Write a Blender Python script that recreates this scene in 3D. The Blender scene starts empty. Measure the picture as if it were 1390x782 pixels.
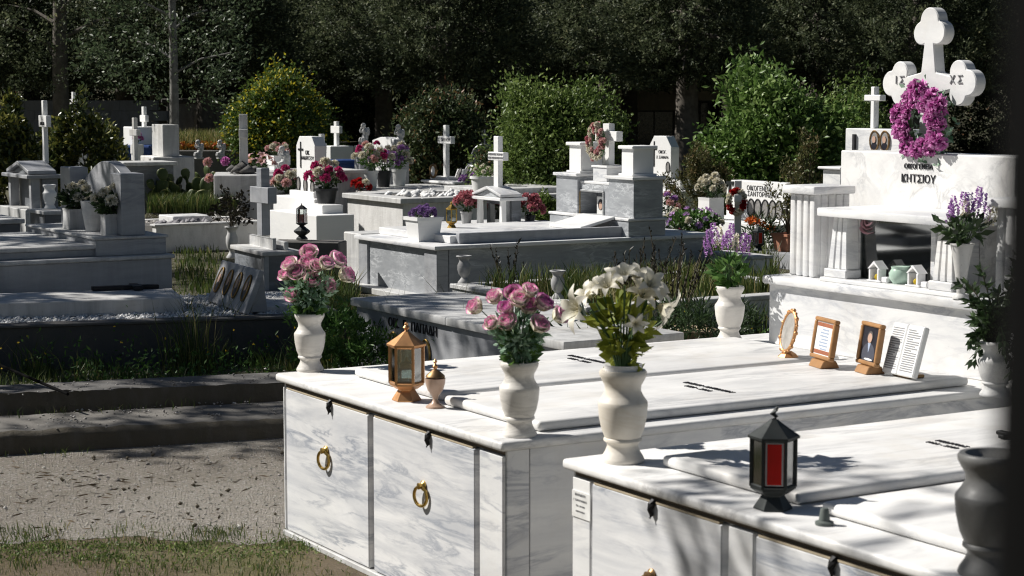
import bpy, bmesh, math, random
import numpy as np
from mathutils import Vector, Matrix
rng = random.Random(11)
nr = np.random.default_rng(11)
SC = bpy.context.scene
COL = SC.collection
R = math.radians
# ---------------------------------------------------------------- survey: camera and measured points
H = 1.65                      # eye height above the path
FPX = 2560.0                  # focal length in photo pixels (1390 wide)
PITCH = math.atan(261 / 2560)
cp, sp = math.cos(PITCH), math.sin(PITCH)
TH = R(31)                    # heading of the grave rows

def ray(px, py):
    a = (px - 695) / FPX; b = -(py - 391) / FPX
    return Vector((a, cp + b * sp, -sp + b * cp))
def G(px, py, z=0.0):         # point at height z
    d = ray(px, py); t = (z - H) / d.z
    return Vector((d.x * t, d.y * t, z))
def Q(px, py, Y):             # point at distance Y
    d = ray(px, py); t = Y / d.y
    return Vector((d.x * t, Y, H + d.z * t))
def dirs(th=TH):
    return Vector((math.cos(th), math.sin(th), 0)), Vector((-math.sin(th), math.cos(th), 0))
UD, VD = dirs()
def slide(P, d, px):          # how far along d until the point stands at column px
    k = px - 695
    c0 = P.y * cp - (P.z - H) * sp; cd = d.y * cp - d.z * sp
    return (k * c0 - FPX * P.x) / (FPX * d.x - k * cd)
def hgt(P, py):               # height above P at row py
    k = (391 - py) / FPX
    return H + (k * P.y * cp - P.y * sp) / (cp + k * sp)
def ppm(Y):                   # metres per photo pixel
    return Y / FPX

# ---------------------------------------------------------------- mesh builder
class MB:
    def __init__(s):
        s.v = []; s.f = []; s.sm = []; s.g = []; s.n = 0
    def add(s, v, f, smooth=False, g=0.5):
        v = [tuple(p) for p in v]
        s.v += v
        s.f += [tuple(i + s.n for i in q) for q in f]
        s.sm += [smooth] * len(f)
        s.g += (list(g) if hasattr(g, '__len__') else [g] * len(v))
        s.n += len(v)
        return s
    def bm(s, b, smooth=False, M=None):
        b.verts.index_update()
        v = [(M @ x.co if M else x.co.copy()) for x in b.verts]
        f = [[x.index for x in q.verts] for q in b.faces]
        b.free()
        return s.add(v, f, smooth)
    def box(s, x0, x1, y0, y1, z0, z1, b=0.004, seg=1, M=None):
        t = bmesh.new()
        bmesh.ops.create_cube(t, size=1)
        for q in t.verts:
            q.co = Vector((x0 + (q.co.x + .5) * (x1 - x0), y0 + (q.co.y + .5) * (y1 - y0), z0 + (q.co.z + .5) * (z1 - z0)))
        b = min(b, .45 * min(abs(x1 - x0), abs(y1 - y0), abs(z1 - z0)))
        if b > 0:
            bmesh.ops.bevel(t, geom=list(t.edges), offset=b, segments=seg, affect='EDGES', profile=.5)
        return s.bm(t, seg > 1, M)
    def poly(s, pts, off, b=0.0, M=None, smooth=False):
        t = bmesh.new()
        vs = [t.verts.new(p) for p in pts]
        fc = t.faces.new(vs)
        r = bmesh.ops.extrude_face_region(t, geom=[fc])
        nv = [e for e in r['geom'] if isinstance(e, bmesh.types.BMVert)]
        bmesh.ops.translate(t, verts=nv, vec=off)
        bmesh.ops.recalc_face_normals(t, faces=t.faces)
        if b > 0:
            es = [e for e in t.edges if len(e.link_faces) == 2 and e.calc_face_angle(0) > .9]
            bmesh.ops.bevel(t, geom=es, offset=b, segments=1, affect='EDGES')
        return s.bm(t, smooth, M)
    def lathe(s, prof, c=(0, 0, 0), seg=28, smooth=True, M=None, ph=0.0, sx=1, sy=1):
        v = []; f = []
        n = len(prof)
        for i in range(seg):
            a = 2 * math.pi * i / seg + ph
            for r, z in prof:
                p = Vector((c[0] + r * math.cos(a) * sx, c[1] + r * math.sin(a) * sy, c[2] + z))
                v.append(M @ p if M else p)
        for i in range(seg):
            j = (i + 1) % seg
            for k in range(n - 1):
                if prof[k][0] < 1e-6:
                    f.append((i * n + k, j * n + k + 1, i * n + k + 1))
                elif prof[k + 1][0] < 1e-6:
                    f.append((i * n + k, j * n + k, i * n + k + 1))
                else:
                    f.append((i * n + k, j * n + k, j * n + k + 1, i * n + k + 1))
        return s.add(v, f, smooth)
    def tube(s, path, rad, seg=8, smooth=True, cap=True):
        path = [Vector(p) for p in path]
        if not hasattr(rad, '__len__'): rad = [rad] * len(path)
        v = []; f = []
        ref = Vector((.3, .2, 1)).normalized()
        for i, p in enumerate(path):
            t = (path[min(i + 1, len(path) - 1)] - path[max(i - 1, 0)]).normalized()
            a = t.cross(ref)
            if a.length < .05: a = t.cross(Vector((1, 0, 0)))
            a.normalize(); b = t.cross(a)
            for k in range(seg):
                w = 2 * math.pi * k / seg
                v.append(p + (a * math.cos(w) + b * math.sin(w)) * rad[i])
        for i in range(len(path) - 1):
            for k in range(seg):
                l = (k + 1) % seg
                f.append((i * seg + k, i * seg + l, (i + 1) * seg + l, (i + 1) * seg + k))
        if cap:
            f.append(tuple(range(seg - 1, -1, -1)))
            f.append(tuple((len(path) - 1) * seg + k for k in range(seg)))
        return s.add(v, f, smooth)
    def ball(s, c, r, sx=1, sy=1, sz=1, seg=14, M=None):
        prof = [(max(0, r * math.sin(math.pi * i / 9)), -r * sz * math.cos(math.pi * i / 9)) for i in range(10)]
        prof[0] = (0, prof[0][1]); prof[-1] = (0, prof[-1][1])
        return s.lathe(prof, c, seg, True, M, sx=sx, sy=sy)
    def torus(s, c, R0, r, M=None, seg=28, rs=8, a0=0, a1=2 * math.pi, sx=1.0):
        pts = []
        n = seg
        full = abs(a1 - a0 - 2 * math.pi) < 1e-6
        for i in range(n + (0 if full else 1)):
            a = a0 + (a1 - a0) * i / n
            pts.append((a, R0))
        v = []; f = []
        for a, q in pts:
            for k in range(rs):
                w = 2 * math.pi * k / rs
                p = Vector(((q + r * math.cos(w)) * math.cos(a) * sx, (q + r * math.cos(w)) * math.sin(a), r * math.sin(w)))
                if M: p = M @ p
                v.append(p + Vector(c))
        m = len(pts)
        for i in range(m if full else m - 1):
            j = (i + 1) % m
            for k in range(rs):
                l = (k + 1) % rs
                f.append((i * rs + k, j * rs + k, j * rs + l, i * rs + l))
        return s.add(v, f, True)
    def mesh(s, name, mat, sharp=38):
        me = bpy.data.meshes.new(name)
        me.from_pydata(s.v, [], s.f)
        me.polygons.foreach_set('use_smooth', s.sm)
        at = me.attributes.new('g', 'FLOAT', 'POINT')
        at.data.foreach_set('value', s.g)
        if mat: me.materials.append(mat)
        if any(s.sm): me.set_sharp_from_angle(angle=R(sharp))
        me.update()
        return me
    def build(s, name, mat, parent=None, sharp=38):
        return link(name, s.mesh(name, mat, sharp), parent)

def link(name, me, parent=None, loc=None, rot=None, sc=None):
    o = bpy.data.objects.new(name, me)
    COL.objects.link(o)
    if parent: o.parent = parent
    if loc is not None: o.location = loc
    if rot is not None: o.rotation_euler = rot
    if sc is not None: o.scale = (sc, sc, sc) if not hasattr(sc, '__len__') else sc
    return o
def tag(o, label, cat, group=None, kind=None):
    if label: o['label'] = label
    if cat: o['category'] = cat
    if group: o['group'] = group
    if kind: o['kind'] = kind
    return o
def thing(name, label, cat, loc=(0, 0, 0), rz=0.0, group=None):
    o = bpy.data.objects.new(name, None)
    o.empty_display_size = .05
    COL.objects.link(o)
    o.location = loc; o.rotation_euler = (0, 0, rz)
    return tag(o, label, cat, group)
def struct(o):
    o['kind'] = 'structure'; return o
def dup(root, loc, rz, label, group=None):
    def cpy(o, par):
        c = o.copy(); COL.objects.link(c)
        if par is not None: c.parent = par
        for ch in list(o.children): cpy(ch, c)
        return c
    c = cpy(root, None)
    c.location = loc; c.rotation_euler = (0, 0, rz); c['label'] = label
    if group: c['group'] = group
    return c

def big_mesh(name, V, Fq, mat, g=None, smooth=False):
    """numpy vertices (n,3), faces (m,k) all of one size"""
    me = bpy.data.meshes.new(name)
    n, (m, k) = len(V), Fq.shape
    me.vertices.add(n); me.vertices.foreach_set('co', np.ascontiguousarray(V, dtype=np.float32).ravel())
    me.loops.add(m * k); me.loops.foreach_set('vertex_index', np.ascontiguousarray(Fq, dtype=np.int32).ravel())
    me.polygons.add(m)
    me.polygons.foreach_set('loop_start', np.arange(0, m * k, k, dtype=np.int32))
    me.polygons.foreach_set('loop_total', np.full(m, k, dtype=np.int32))
    if smooth: me.polygons.foreach_set('use_smooth', np.ones(m, dtype=bool))
    at = me.attributes.new('g', 'FLOAT', 'POINT')
    at.data.foreach_set('value', np.ascontiguousarray(g if g is not None else np.full(n, .5), dtype=np.float32))
    me.materials.append(mat)
    me.update(calc_edges=True)
    return me

def unit(a):
    return a / np.maximum(np.linalg.norm(a, axis=1, keepdims=True), 1e-9)
def leaves(P, D, L, W, gv, fold=.25):
    """one bent rhombic leaf (two triangles sharing the midrib -> 4 verts, 2 tris) per point"""
    n = len(P)
    D = unit(D)
    rv = unit(nr.normal(size=(n, 3)))
    S = unit(np.cross(D, rv)); N = np.cross(S, D)
    L = np.broadcast_to(L, (n,))[:, None]; W = np.broadcast_to(W, (n,))[:, None]
    V = np.empty((n, 4, 3))
    V[:, 0] = P
    V[:, 1] = P + D * L * .45 + S * W * .5 + N * W * fold
    V[:, 2] = P + D * L
    V[:, 3] = P + D * L * .45 - S * W * .5 + N * W * fold
    b = np.arange(n)[:, None] * 4
    T = np.concatenate([b + np.array([[0, 1, 2]]), b + np.array([[0, 2, 3]])], 0)
    return V.reshape(-1, 3), T, np.repeat(gv, 4)
def blades(P, h, lean, w, gv):
    n = len(P)
    a = nr.uniform(0, 2 * np.pi, n)
    S = np.stack([np.cos(a), np.sin(a), np.zeros(n)], 1)
    b2 = nr.uniform(0, 2 * np.pi, n)
    B = np.stack([np.cos(b2), np.sin(b2), np.zeros(n)], 1) * (lean * nr.uniform(.2, 1, n))[:, None]
    Z = np.array([[0, 0, 1.]])
    h = h[:, None]; w = w[:, None]
    V = np.empty((n, 5, 3))
    V[:, 0] = P - S * w; V[:, 1] = P + S * w
    mid = P + Z * h * .55 + B * h * .3
    V[:, 2] = mid + S * w * .8; V[:, 3] = mid - S * w * .8
    V[:, 4] = P + Z * h * .92 + B * h
    b = np.arange(n)[:, None] * 5
    T = np.concatenate([b + np.array([[0, 1, 2]]), b + np.array([[0, 2, 3]]), b + np.array([[3, 2, 4]])], 0)
    return V.reshape(-1, 3), T, np.repeat(gv, 5)
def joinm(parts):
    V = []; T = []; g = []; n = 0
    for v, t, q in parts:
        V.append(v); T.append(t + n); g.append(q); n += len(v)
    return np.concatenate(V), np.concatenate(T), np.concatenate(g)
def sph(n):
    return unit(nr.normal(size=(n, 3)))
def stones(P, s, flat=.7):
    """irregular eight-faced stones"""
    n = len(P)
    O = np.array([[1, 0, 0], [0, 1, 0], [-1, 0, 0], [0, -1, 0], [0, 0, 1], [0, 0, -1.]])
    V = O[None] * nr.uniform(.6, 1.2, (n, 6, 1)) + nr.normal(0, .18, (n, 6, 3))
    V *= s[:, None, None]; V[:, :, 2] *= flat
    a = nr.uniform(0, 6.28, n); c, q = np.cos(a), np.sin(a)
    x = V[:, :, 0] * c[:, None] - V[:, :, 1] * q[:, None]; y = V[:, :, 0] * q[:, None] + V[:, :, 1] * c[:, None]
    V[:, :, 0] = x; V[:, :, 1] = y
    V += P[:, None]
    F0 = np.array([[0, 1, 4], [1, 2, 4], [2, 3, 4], [3, 0, 4], [1, 0, 5], [2, 1, 5], [3, 2, 5], [0, 3, 5]])
    T = (np.arange(n)[:, None, None] * 6 + F0[None]).reshape(-1, 3)
    return V.reshape(-1, 3), T, np.repeat(nr.uniform(0, 1, n), 6)
# ---------------------------------------------------------------- materials
def newmat(name):
    m = bpy.data.materials.new(name); m.use_nodes = True
    nt = m.node_tree
    return m, nt, nt.nodes['Principled BSDF']
def nd(nt, t, **kw):
    n = nt.nodes.new(t)
    for k, v in kw.items(): setattr(n, k, v)
    return n
def noise(nt, vec, scale, detail=4, rough=.55, dist=0.0):
    n = nd(nt, 'ShaderNodeTexNoise')
    n.inputs['Scale'].default_value = scale; n.inputs['Detail'].default_value = detail
    n.inputs['Roughness'].default_value = rough; n.inputs['Distortion'].default_value = dist
    if vec is not None: nt.links.new(vec, n.inputs['Vector'])
    return n.outputs['Fac']
def ramp(nt, fac, stops, interp='LINEAR'):
    n = nd(nt, 'ShaderNodeValToRGB'); e = n.color_ramp.elements
    n.color_ramp.interpolation = interp
    while len(e) < len(stops): e.new(.5)
    for i, (p, c) in enumerate(stops):
        e[i].position = p
        e[i].color = (c, c, c, 1) if not hasattr(c, '__len__') else (c[0], c[1], c[2], 1)
    nt.links.new(fac, n.inputs['Fac'])
    return n.outputs['Color']
def mix(nt, fac, a, b, mode='MIX'):
    n = nd(nt, 'ShaderNodeMix', data_type='RGBA', blend_type=mode)
    for s, val in ((0, fac), (6, a), (7, b)):
        if hasattr(val, 'is_linked') or isinstance(val, bpy.types.NodeSocket): nt.links.new(val, n.inputs[s])
        elif s == 0: n.inputs[0].default_value = val
        else: n.inputs[s].default_value = (val[0], val[1], val[2], 1)
    return n.outputs[2]
def mth(nt, op, a, b=None):
    n = nd(nt, 'ShaderNodeMath', operation=op)
    for i, val in enumerate((a, b)):
        if val is None: continue
        if isinstance(val, bpy.types.NodeSocket): nt.links.new(val, n.inputs[i])
        else: n.inputs[i].default_value = val
    return n.outputs[0]
def objvec(nt, rand=True):
    tc = nd(nt, 'ShaderNodeTexCoord')
    if not rand: return tc.outputs['Object']
    oi = nd(nt, 'ShaderNodeObjectInfo')
    k = nd(nt, 'ShaderNodeVectorMath', operation='MULTIPLY_ADD')
    k.inputs[1].default_value = (1, 1, 1)
    s = nd(nt, 'ShaderNodeVectorMath', operation='SCALE'); s.inputs[0].default_value = (17., 31., 23.)
    nt.links.new(oi.outputs['Random'], s.inputs['Scale'])
    nt.links.new(tc.outputs['Object'], k.inputs[0]); nt.links.new(s.outputs[0], k.inputs[2])
    return k.outputs[0]
def mapped(nt, vec, rot=(0, 0, 0), scale=(1, 1, 1)):
    n = nd(nt, 'ShaderNodeMapping')
    n.inputs['Rotation'].default_value = rot; n.inputs['Scale'].default_value = scale
    nt.links.new(vec, n.inputs['Vector'])
    return n.outputs[0]
def bump(nt, b, h, strength=.3, dist=.01):
    n = nd(nt, 'ShaderNodeBump'); n.inputs['Strength'].default_value = strength; n.inputs['Distance'].default_value = dist
    nt.links.new(h, n.inputs['Height']); nt.links.new(n.outputs[0], b.inputs['Normal'])

def marble(name, base, vein, amount=.6, scale=3.0, rot=(R(35), R(-30), R(15)), stain=.25, rough=.38, streak=.3, dirt=.0, staincol=(.42, .33, .2), dist=.8, aniso=(.75, 1.2, 3.6)):
    m, nt, b = newmat(name)
    ov = objvec(nt)
    mv = mapped(nt, ov, rot, aniso)
    n1 = noise(nt, mv, scale, 9, .62, dist)
    rid = mth(nt, 'ABSOLUTE', mth(nt, 'SUBTRACT', n1, .5))
    v1 = ramp(nt, rid, [(0, 1), (.018, .6), (.07, 0)])
    msk = ramp(nt, noise(nt, mv, scale * .35, 3, .5, .6), [(.42, 0), (.64, 1)])
    fv = mth(nt, 'MULTIPLY', mth(nt, 'MULTIPLY', v1, msk), amount)
    cl = ramp(nt, noise(nt, mv, scale * .6, 7, .65, .8), [(.35, 0), (.75, 1)])
    c = mix(nt, mth(nt, 'MULTIPLY', cl, streak), base, vein)
    c = mix(nt, fv, c, vein)
    st = ramp(nt, noise(nt, ov, 2.1, 8, .7, .3), [(.5, 0), (.78, 1)])
    c = mix(nt, mth(nt, 'MULTIPLY', st, stain), c, staincol)
    sp2 = ramp(nt, noise(nt, ov, 95, 3, .6), [(.66, 0), (.76, 1)])
    c = mix(nt, mth(nt, 'MULTIPLY', sp2, .14 + dirt), c, (.2, .18, .15))
    if dirt > 0:
        d2 = ramp(nt, noise(nt, mapped(nt, ov, (0, 0, 0), (7, 7, .9)), 1.6, 6, .65, .4), [(.42, 0), (.72, 1)])
        c = mix(nt, mth(nt, 'MULTIPLY', d2, dirt), c, (.13, .13, .12))
    nt.links.new(c, b.inputs['Base Color'])
    r = ramp(nt, noise(nt, ov, 7, 5, .6), [(.3, rough - .08), (.7, rough + .18)])
    nt.links.new(r, b.inputs['Roughness'])
    b.inputs['Specular IOR Level'].default_value = .35
    bump(nt, b, noise(nt, ov, 60, 5, .6), .12, .004)
    return m
WHITE = marble('white_marble', (.79, .79, .78), (.33, .35, .4), .8, 2.8, rot=(R(-35), R(15), R(10)), stain=.26, streak=.42, dist=.6, aniso=(.8, .9, 4))
SLABW = marble('slab_marble', (.82, .815, .8), (.38, .385, .4), .7, 2.6, rot=(0, 0, R(8)), stain=.34, streak=.42, rough=.45, dist=.5, aniso=(.7, 3.2, 3.2))
DOORM = marble('door_marble', (.8, .8, .8), (.27, .3, .36), .95, 3.4, rot=(R(-42), R(0), R(0)), stain=.06, streak=.62, dist=.5, aniso=(1., .75, 5.2))
OLDW = marble('weathered_marble', (.62, .62, .61), (.36, .37, .4), .5, 2.6, stain=.3, dirt=.45, rough=.5)
GREY = marble('grey_marble', (.27, .285, .305), (.66, .68, .7), .9, 6.5, rot=(R(48), R(-20), R(15)), stain=.04, streak=.28, rough=.36, dist=.7)
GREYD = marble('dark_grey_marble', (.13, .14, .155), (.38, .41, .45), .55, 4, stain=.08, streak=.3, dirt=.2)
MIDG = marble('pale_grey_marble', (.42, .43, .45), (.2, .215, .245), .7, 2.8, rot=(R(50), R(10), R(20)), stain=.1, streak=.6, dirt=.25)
CHALK = marble('white_stone', (.83, .83, .82), (.6, .61, .64), .25, 2, stain=.06, streak=.12, rough=.45)
CREAM = marble('vase_marble', (.78, .75, .7), (.4, .38, .35), .6, 7, stain=.4, streak=.42, rough=.33)

def plaster(name, base, dirt=.4, sc=1.0):
    m, nt, b = newmat(name)
    ov = objvec(nt)
    c = mix(nt, ramp(nt, noise(nt, ov, 4 * sc, 8, .65), [(.35, 0), (.7, .5)]), base, tuple(x * .72 for x in base))
    d = ramp(nt, noise(nt, mapped(nt, ov, (0, 0, 0), (5, 5, 1.1)), 1.5 * sc, 8, .7, .3), [(.45, 0), (.7, 1)])
    c = mix(nt, mth(nt, 'MULTIPLY', d, dirt), c, (.11, .1, .085))
    nt.links.new(c, b.inputs['Base Color']); b.inputs['Roughness'].default_value = .85
    bump(nt, b, noise(nt, ov, 38, 8, .75), .55, .012)
    return m
PLASTER = plaster('white_plaster', (.74, .735, .72), .3)
CONC = plaster('old_concrete', (.13, .125, .12), .6)
CONCD = plaster('dark_concrete', (.09, .088, .085), .6)
PAVE = plaster('worn_paving', (.17, .16, .145), .75)
KERBF = plaster('dark_kerb_face', (.085, .072, .05), .7, 2)  # darker brown concrete for the kerb fronts
BEIGE = plaster('beige_render', (.75, .67, .54), .3)
BLOCK = plaster('grey_blockwork', (.2, .2, .21), .5)
TERRA = plaster('terracotta', (.45, .2, .12), .25, 3)

def plain(name, col, rough=.5, metal=0.0, spec=.4, var=.25, sc=25, bmp=.1):
    m, nt, b = newmat(name)
    ov = objvec(nt)
    c = mix(nt, ramp(nt, noise(nt, ov, sc, 5, .6), [(.3, 0), (.75, 1)]), col, tuple(x * (1 - var) for x in col))
    nt.links.new(c, b.inputs['Base Color'])
    nt.links.new(ramp(nt, noise(nt, ov, sc * .6, 4), [(.3, max(.02, rough - .1)), (.7, min(1, rough + .12))]), b.inputs['Roughness'])
    b.inputs['Metallic'].default_value = metal; b.inputs['Specular IOR Level'].default_value = spec
    if bmp: bump(nt, b, noise(nt, ov, sc * 3, 4), bmp, .003)
    return m
BRASS = plain('brass', (.55, .36, .1), .28, 1.0)
GOLD = plain('gilt_rim', (.5, .33, .1), .4, .8)
BRASSD = plain('dark_gilt', (.3, .19, .07), .5, .6)
COPPER = plain('copper', (.62, .33, .15), .42, .75)
BRONZE = plain('old_bronze', (.3, .19, .09), .45, .8)
DARKMET = plain('dark_metal', (.035, .04, .04), .5, .4)
BLACKM = plain('black_iron', (.02, .02, .022), .5, .3)
POSTM = plain('matt_black', (.004, .004, .004), .95, 0, .05)
INK = plain('black_letters', (.025, .025, .03), .6)
GREYINK = plain('grey_letters', (.28, .28, .29), .7)
JOINT = plain('dark_joint', (.17, .135, .1), .9)
GROUT = plain('yellow_grout', (.5, .42, .3), .8)
STEEL = plain('grey_iron', (.42, .43, .44), .45, .5)
PLASTICW = plain('white_plastic', (.82, .82, .83), .4)
BLUEP = plain('blue_plastic', (.02, .06, .22), .45)
BLACKP = plain('black_plastic', (.03, .032, .035), .5)
WOOD = plain('frame_wood', (.42, .22, .09), .45, var=.4, sc=14)
BARK = plain('bark', (.17, .15, .125), .9, var=.6, sc=9, bmp=.8)
PALEBARK = plain('pale_bark', (.24, .235, .22), .85, var=.65, sc=11, bmp=.7)
TWIG = plain('twig', (.09, .075, .05), .85)
STEM = plain('stem_green', (.07, .14, .05), .6)
PAPER = plain('paper', (.8, .8, .78), .7)
PALEBLUE = plain('pale_blue_print', (.35, .42, .55), .6)
REDPAPER = plain('red_print', (.35, .12, .06), .6)
SKIN = plain('portrait_skin', (.5, .33, .25), .5, var=.1)
SUIT = plain('portrait_dark', (.02, .02, .03), .4, var=.3)
GREYPIC = plain('portrait_grey', (.3, .29, .28), .35, var=.5, sc=40)
PURPLEP = plain('purple_plastic', (.2, .07, .3), .4)
JADE = plain('jade_ceramic', (.42, .56, .47), .2, var=.12)
REDLAMP = plain('red_lamp_plastic', (.55, .015, .012), .25, var=.2)
ORANGEP = plain('orange_plastic', (.7, .25, .04), .4)
OIL = plain('oil_bottle', (.6, .6, .58), .25, var=.1)
SLATE = plain('slate_pebble', (.3, .29, .31), .8, var=.5)

def gradmat(name, stops, rough=.55, trans=.25, spec=.3, extra=.12):
    """colour follows the mesh attribute g (petal rim, leaf age, painted pad rim light)"""
    m, nt, b = newmat(name)
    a = nd(nt, 'ShaderNodeAttribute', attribute_name='g')
    c = ramp(nt, a.outputs['Fac'], stops)
    ov = objvec(nt)
    c = mix(nt, ramp(nt, noise(nt, ov, 30, 3), [(.3, 0), (.75, extra)]), c, (.02, .02, .01))
    nt.links.new(c, b.inputs['Base Color'])
    b.inputs['Roughness'].default_value = rough; b.inputs['Specular IOR Level'].default_value = spec
    if trans > 0:
        t = nd(nt, 'ShaderNodeBsdfTranslucent'); nt.links.new(c, t.inputs['Color'])
        ms = nd(nt, 'ShaderNodeMixShader'); ms.inputs[0].default_value = trans
        nt.links.new(b.outputs[0], ms.inputs[1]); nt.links.new(t.outputs[0], ms.inputs[2])
        nt.links.new(ms.outputs[0], nt.nodes['Material Output'].inputs['Surface'])
    return m
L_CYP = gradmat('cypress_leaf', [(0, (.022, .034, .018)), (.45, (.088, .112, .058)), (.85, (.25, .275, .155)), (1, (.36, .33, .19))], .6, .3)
L_OLIVE = gradmat('grey_green_leaf', [(0, (.035, .055, .025)), (.6, (.1, .14, .07)), (1, (.24, .29, .18))], .45, .3)
L_SHRUB = gradmat('shrub_leaf', [(0, (.045, .08, .02)), (.6, (.14, .21, .05)), (1, (.3, .38, .12))], .45, .3)
L_BRIGHT = gradmat('glossy_bright_leaf', [(0, (.04, .085, .02)), (.6, (.13, .225, .05)), (1, (.32, .43, .15))], .42, .3, .28)
L_DARK = gradmat('dark_shrub_leaf', [(0, (.025, .04, .018)), (.7, (.085, .12, .05)), (.88, (.16, .15, .06)), (1, (.26, .13, .07))], .45, .2, .25)
L_YEL = gradmat('ivy_leaf', [(0, (.04, .075, .02)), (.66, (.12, .19, .04)), (.74, (.19, .25, .06)), (.8, (.62, .55, .04)), (1, (.75, .62, .05))], .45, .25)
L_LAUREL = gradmat('laurel_leaf', [(0, (.02, .03, .012)), (.55, (.07, .1, .03)), (.8, (.26, .26, .05)), (1, (.45, .42, .1))], .3, .2, .5)
L_BROWNISH = gradmat('brownish_leaf', [(0, (.05, .05, .02)), (.6, (.11, .12, .04)), (1, (.24, .17, .08))], .5, .25)
L_DUSTY = gradmat('dusty_artificial_leaf', [(0, (.08, .19, .09)), (1, (.44, .6, .46))], .6, .2)
L_GREEN = gradmat('flower_leaf', [(0, (.03, .09, .02)), (1, (.14, .26, .06))], .45, .25)
L_LIME = gradmat('lime_artificial_leaf', [(0, (.12, .16, .015)), (1, (.42, .45, .07))], .45, .25)
L_DARKRED = gradmat('dark_plant_leaf', [(0, (.012, .012, .01)), (1, (.06, .05, .03))], .45, .1)
L_DEEP = gradmat('deep_green_leaf', [(0, (.012, .03, .01)), (1, (.07, .12, .04))], .4, .2, .5)
CACT = gradmat('cactus_skin', [(0, (.03, .05, .015)), (.8, (.07, .1, .028)), (1, (.26, .24, .08))], .5, 0)  # lightest stop is rim light painted along the pad edges
GRASS = gradmat('grass_blade', [(0, (.03, .055, .014)), (.6, (.085, .13, .03)), (.85, (.2, .21, .06)), (1, (.36, .3, .14))], .5, .3)
STRAW = gradmat('dry_grass', [(0, (.07, .09, .02)), (.5, (.22, .21, .07)), (1, (.42, .36, .2))], .6, .3)
P_ROSE = gradmat('rose_petal', [(0, (.72, .68, .42)), (.8, (.92, .88, .78)), (.91, (.94, .64, .76)), (1, (.88, .2, .52))], .5, .12, extra=.03)
P_MAUVE = gradmat('mauve_rose_petal', [(0, (.75, .68, .5)), (.74, (.88, .78, .72)), (.9, (.78, .34, .6)), (1, (.52, .08, .38))], .5, .12, extra=.03)
P_WHITE = gradmat('white_petal', [(0, (.55, .5, .28)), (.4, (.8, .76, .62)), (1, (.85, .81, .72))], .5, .18, extra=.03)
P_CERISE = gradmat('cerise_petal', [(0, (.35, .015, .1)), (1, (.72, .08, .28))], .5, .3, extra=.05)
P_REDPINK = gradmat('dusky_pink_petal', [(0, (.3, .05, .07)), (1, (.72, .3, .34))], .55, .3, extra=.05)
P_RED = gradmat('red_petal', [(0, (.25, .01, .01)), (1, (.7, .03, .03))], .5, .3, extra=.05)
P_LILAC = gradmat('lilac_petal', [(0, (.3, .12, .4)), (1, (.68, .4, .75))], .5, .3, extra=.05)
P_PURP = gradmat('violet_petal', [(0, (.16, .08, .26)), (1, (.48, .3, .62))], .55, .3, extra=.05)
P_PINK = gradmat('pale_pink_petal', [(0, (.6, .35, .2)), (1, (.8, .5, .58))], .5, .3, extra=.04)
P_MAG = gradmat('magenta_petal', [(0, (.22, .015, .15)), (.4, (.62, .14, .47)), (1, (.86, .5, .77))], .5, .3, extra=.05)
P_ORANGE = gradmat('orange_petal', [(0, (.5, .1, .01)), (1, (.85, .2, .03))], .5, .3, extra=.05)
P_YEL = gradmat('yellow_petal', [(0, (.5, .35, .01)), (1, (.8, .6, .04))], .5, .3, extra=.05)
WHITESTONE = gradmat('white_pebble', [(0, (.6, .6, .6)), (1, (.88, .88, .87))], .7, 0, extra=.05)
GRITST = gradmat('grit_stone', [(0, (.14, .13, .12)), (.6, (.32, .3, .28)), (1, (.6, .58, .55))], .85, 0)

def soilmat(name, stops, sc=1.0, bmp=.6, speck=.5, fleck=.5):
    m, nt, b = newmat(name)
    ov = objvec(nt, False)
    big = noise(nt, ov, .55 * sc, 6, .6, .4)
    c = ramp(nt, big, stops)
    fine = noise(nt, ov, 55 * sc, 6, .75)
    c = mix(nt, ramp(nt, fine, [(.38, 0), (.62, 1)]), mix(nt, .38, c, (.02, .018, .015)), c)
    med = noise(nt, ov, 7 * sc, 7, .7, .3)
    c = mix(nt, ramp(nt, med, [(.5, 0), (.75, speck)]), c, (.055, .042, .03))
    vo = nd(nt, 'ShaderNodeTexVoronoi'); vo.inputs['Scale'].default_value = 120 * sc
    nt.links.new(ov, vo.inputs['Vector'])
    c = mix(nt, ramp(nt, vo.outputs['Color'], [(.72, 0), (.85, fleck)]), c, (.5, .48, .46))
    nt.links.new(c, b.inputs['Base Color']); b.inputs['Roughness'].default_value = .95
    b.inputs['Specular IOR Level'].default_value = .15
    h = mth(nt, 'ADD', mth(nt, 'MULTIPLY', fine, .6), vo.outputs['Distance'])
    bump(nt, b, h, bmp, .012)
    return m
SOIL = soilmat('soil', [(.3, (.07, .06, .04)), (.55, (.1, .1, .05)), (.75, (.14, .12, .08))])
PATHM = soilmat('path_grit', [(.3, (.23, .205, .17)), (.5, (.31, .283, .243)), (.75, (.39, .366, .325))], 1.0, .9, .08)
TURF = soilmat('mossy_soil', [(.36, (.15, .12, .095)), (.52, (.17, .135, .085)), (.68, (.14, .15, .055))], 1.4, fleck=.1)
PEBBED = soilmat('bed_grit', [(.3, (.16, .15, .14)), (.7, (.34, .33, .31))])
WBED = soilmat('white_grit', [(.3, (.5, .5, .5)), (.7, (.72, .72, .72))], speck=.1)

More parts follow.
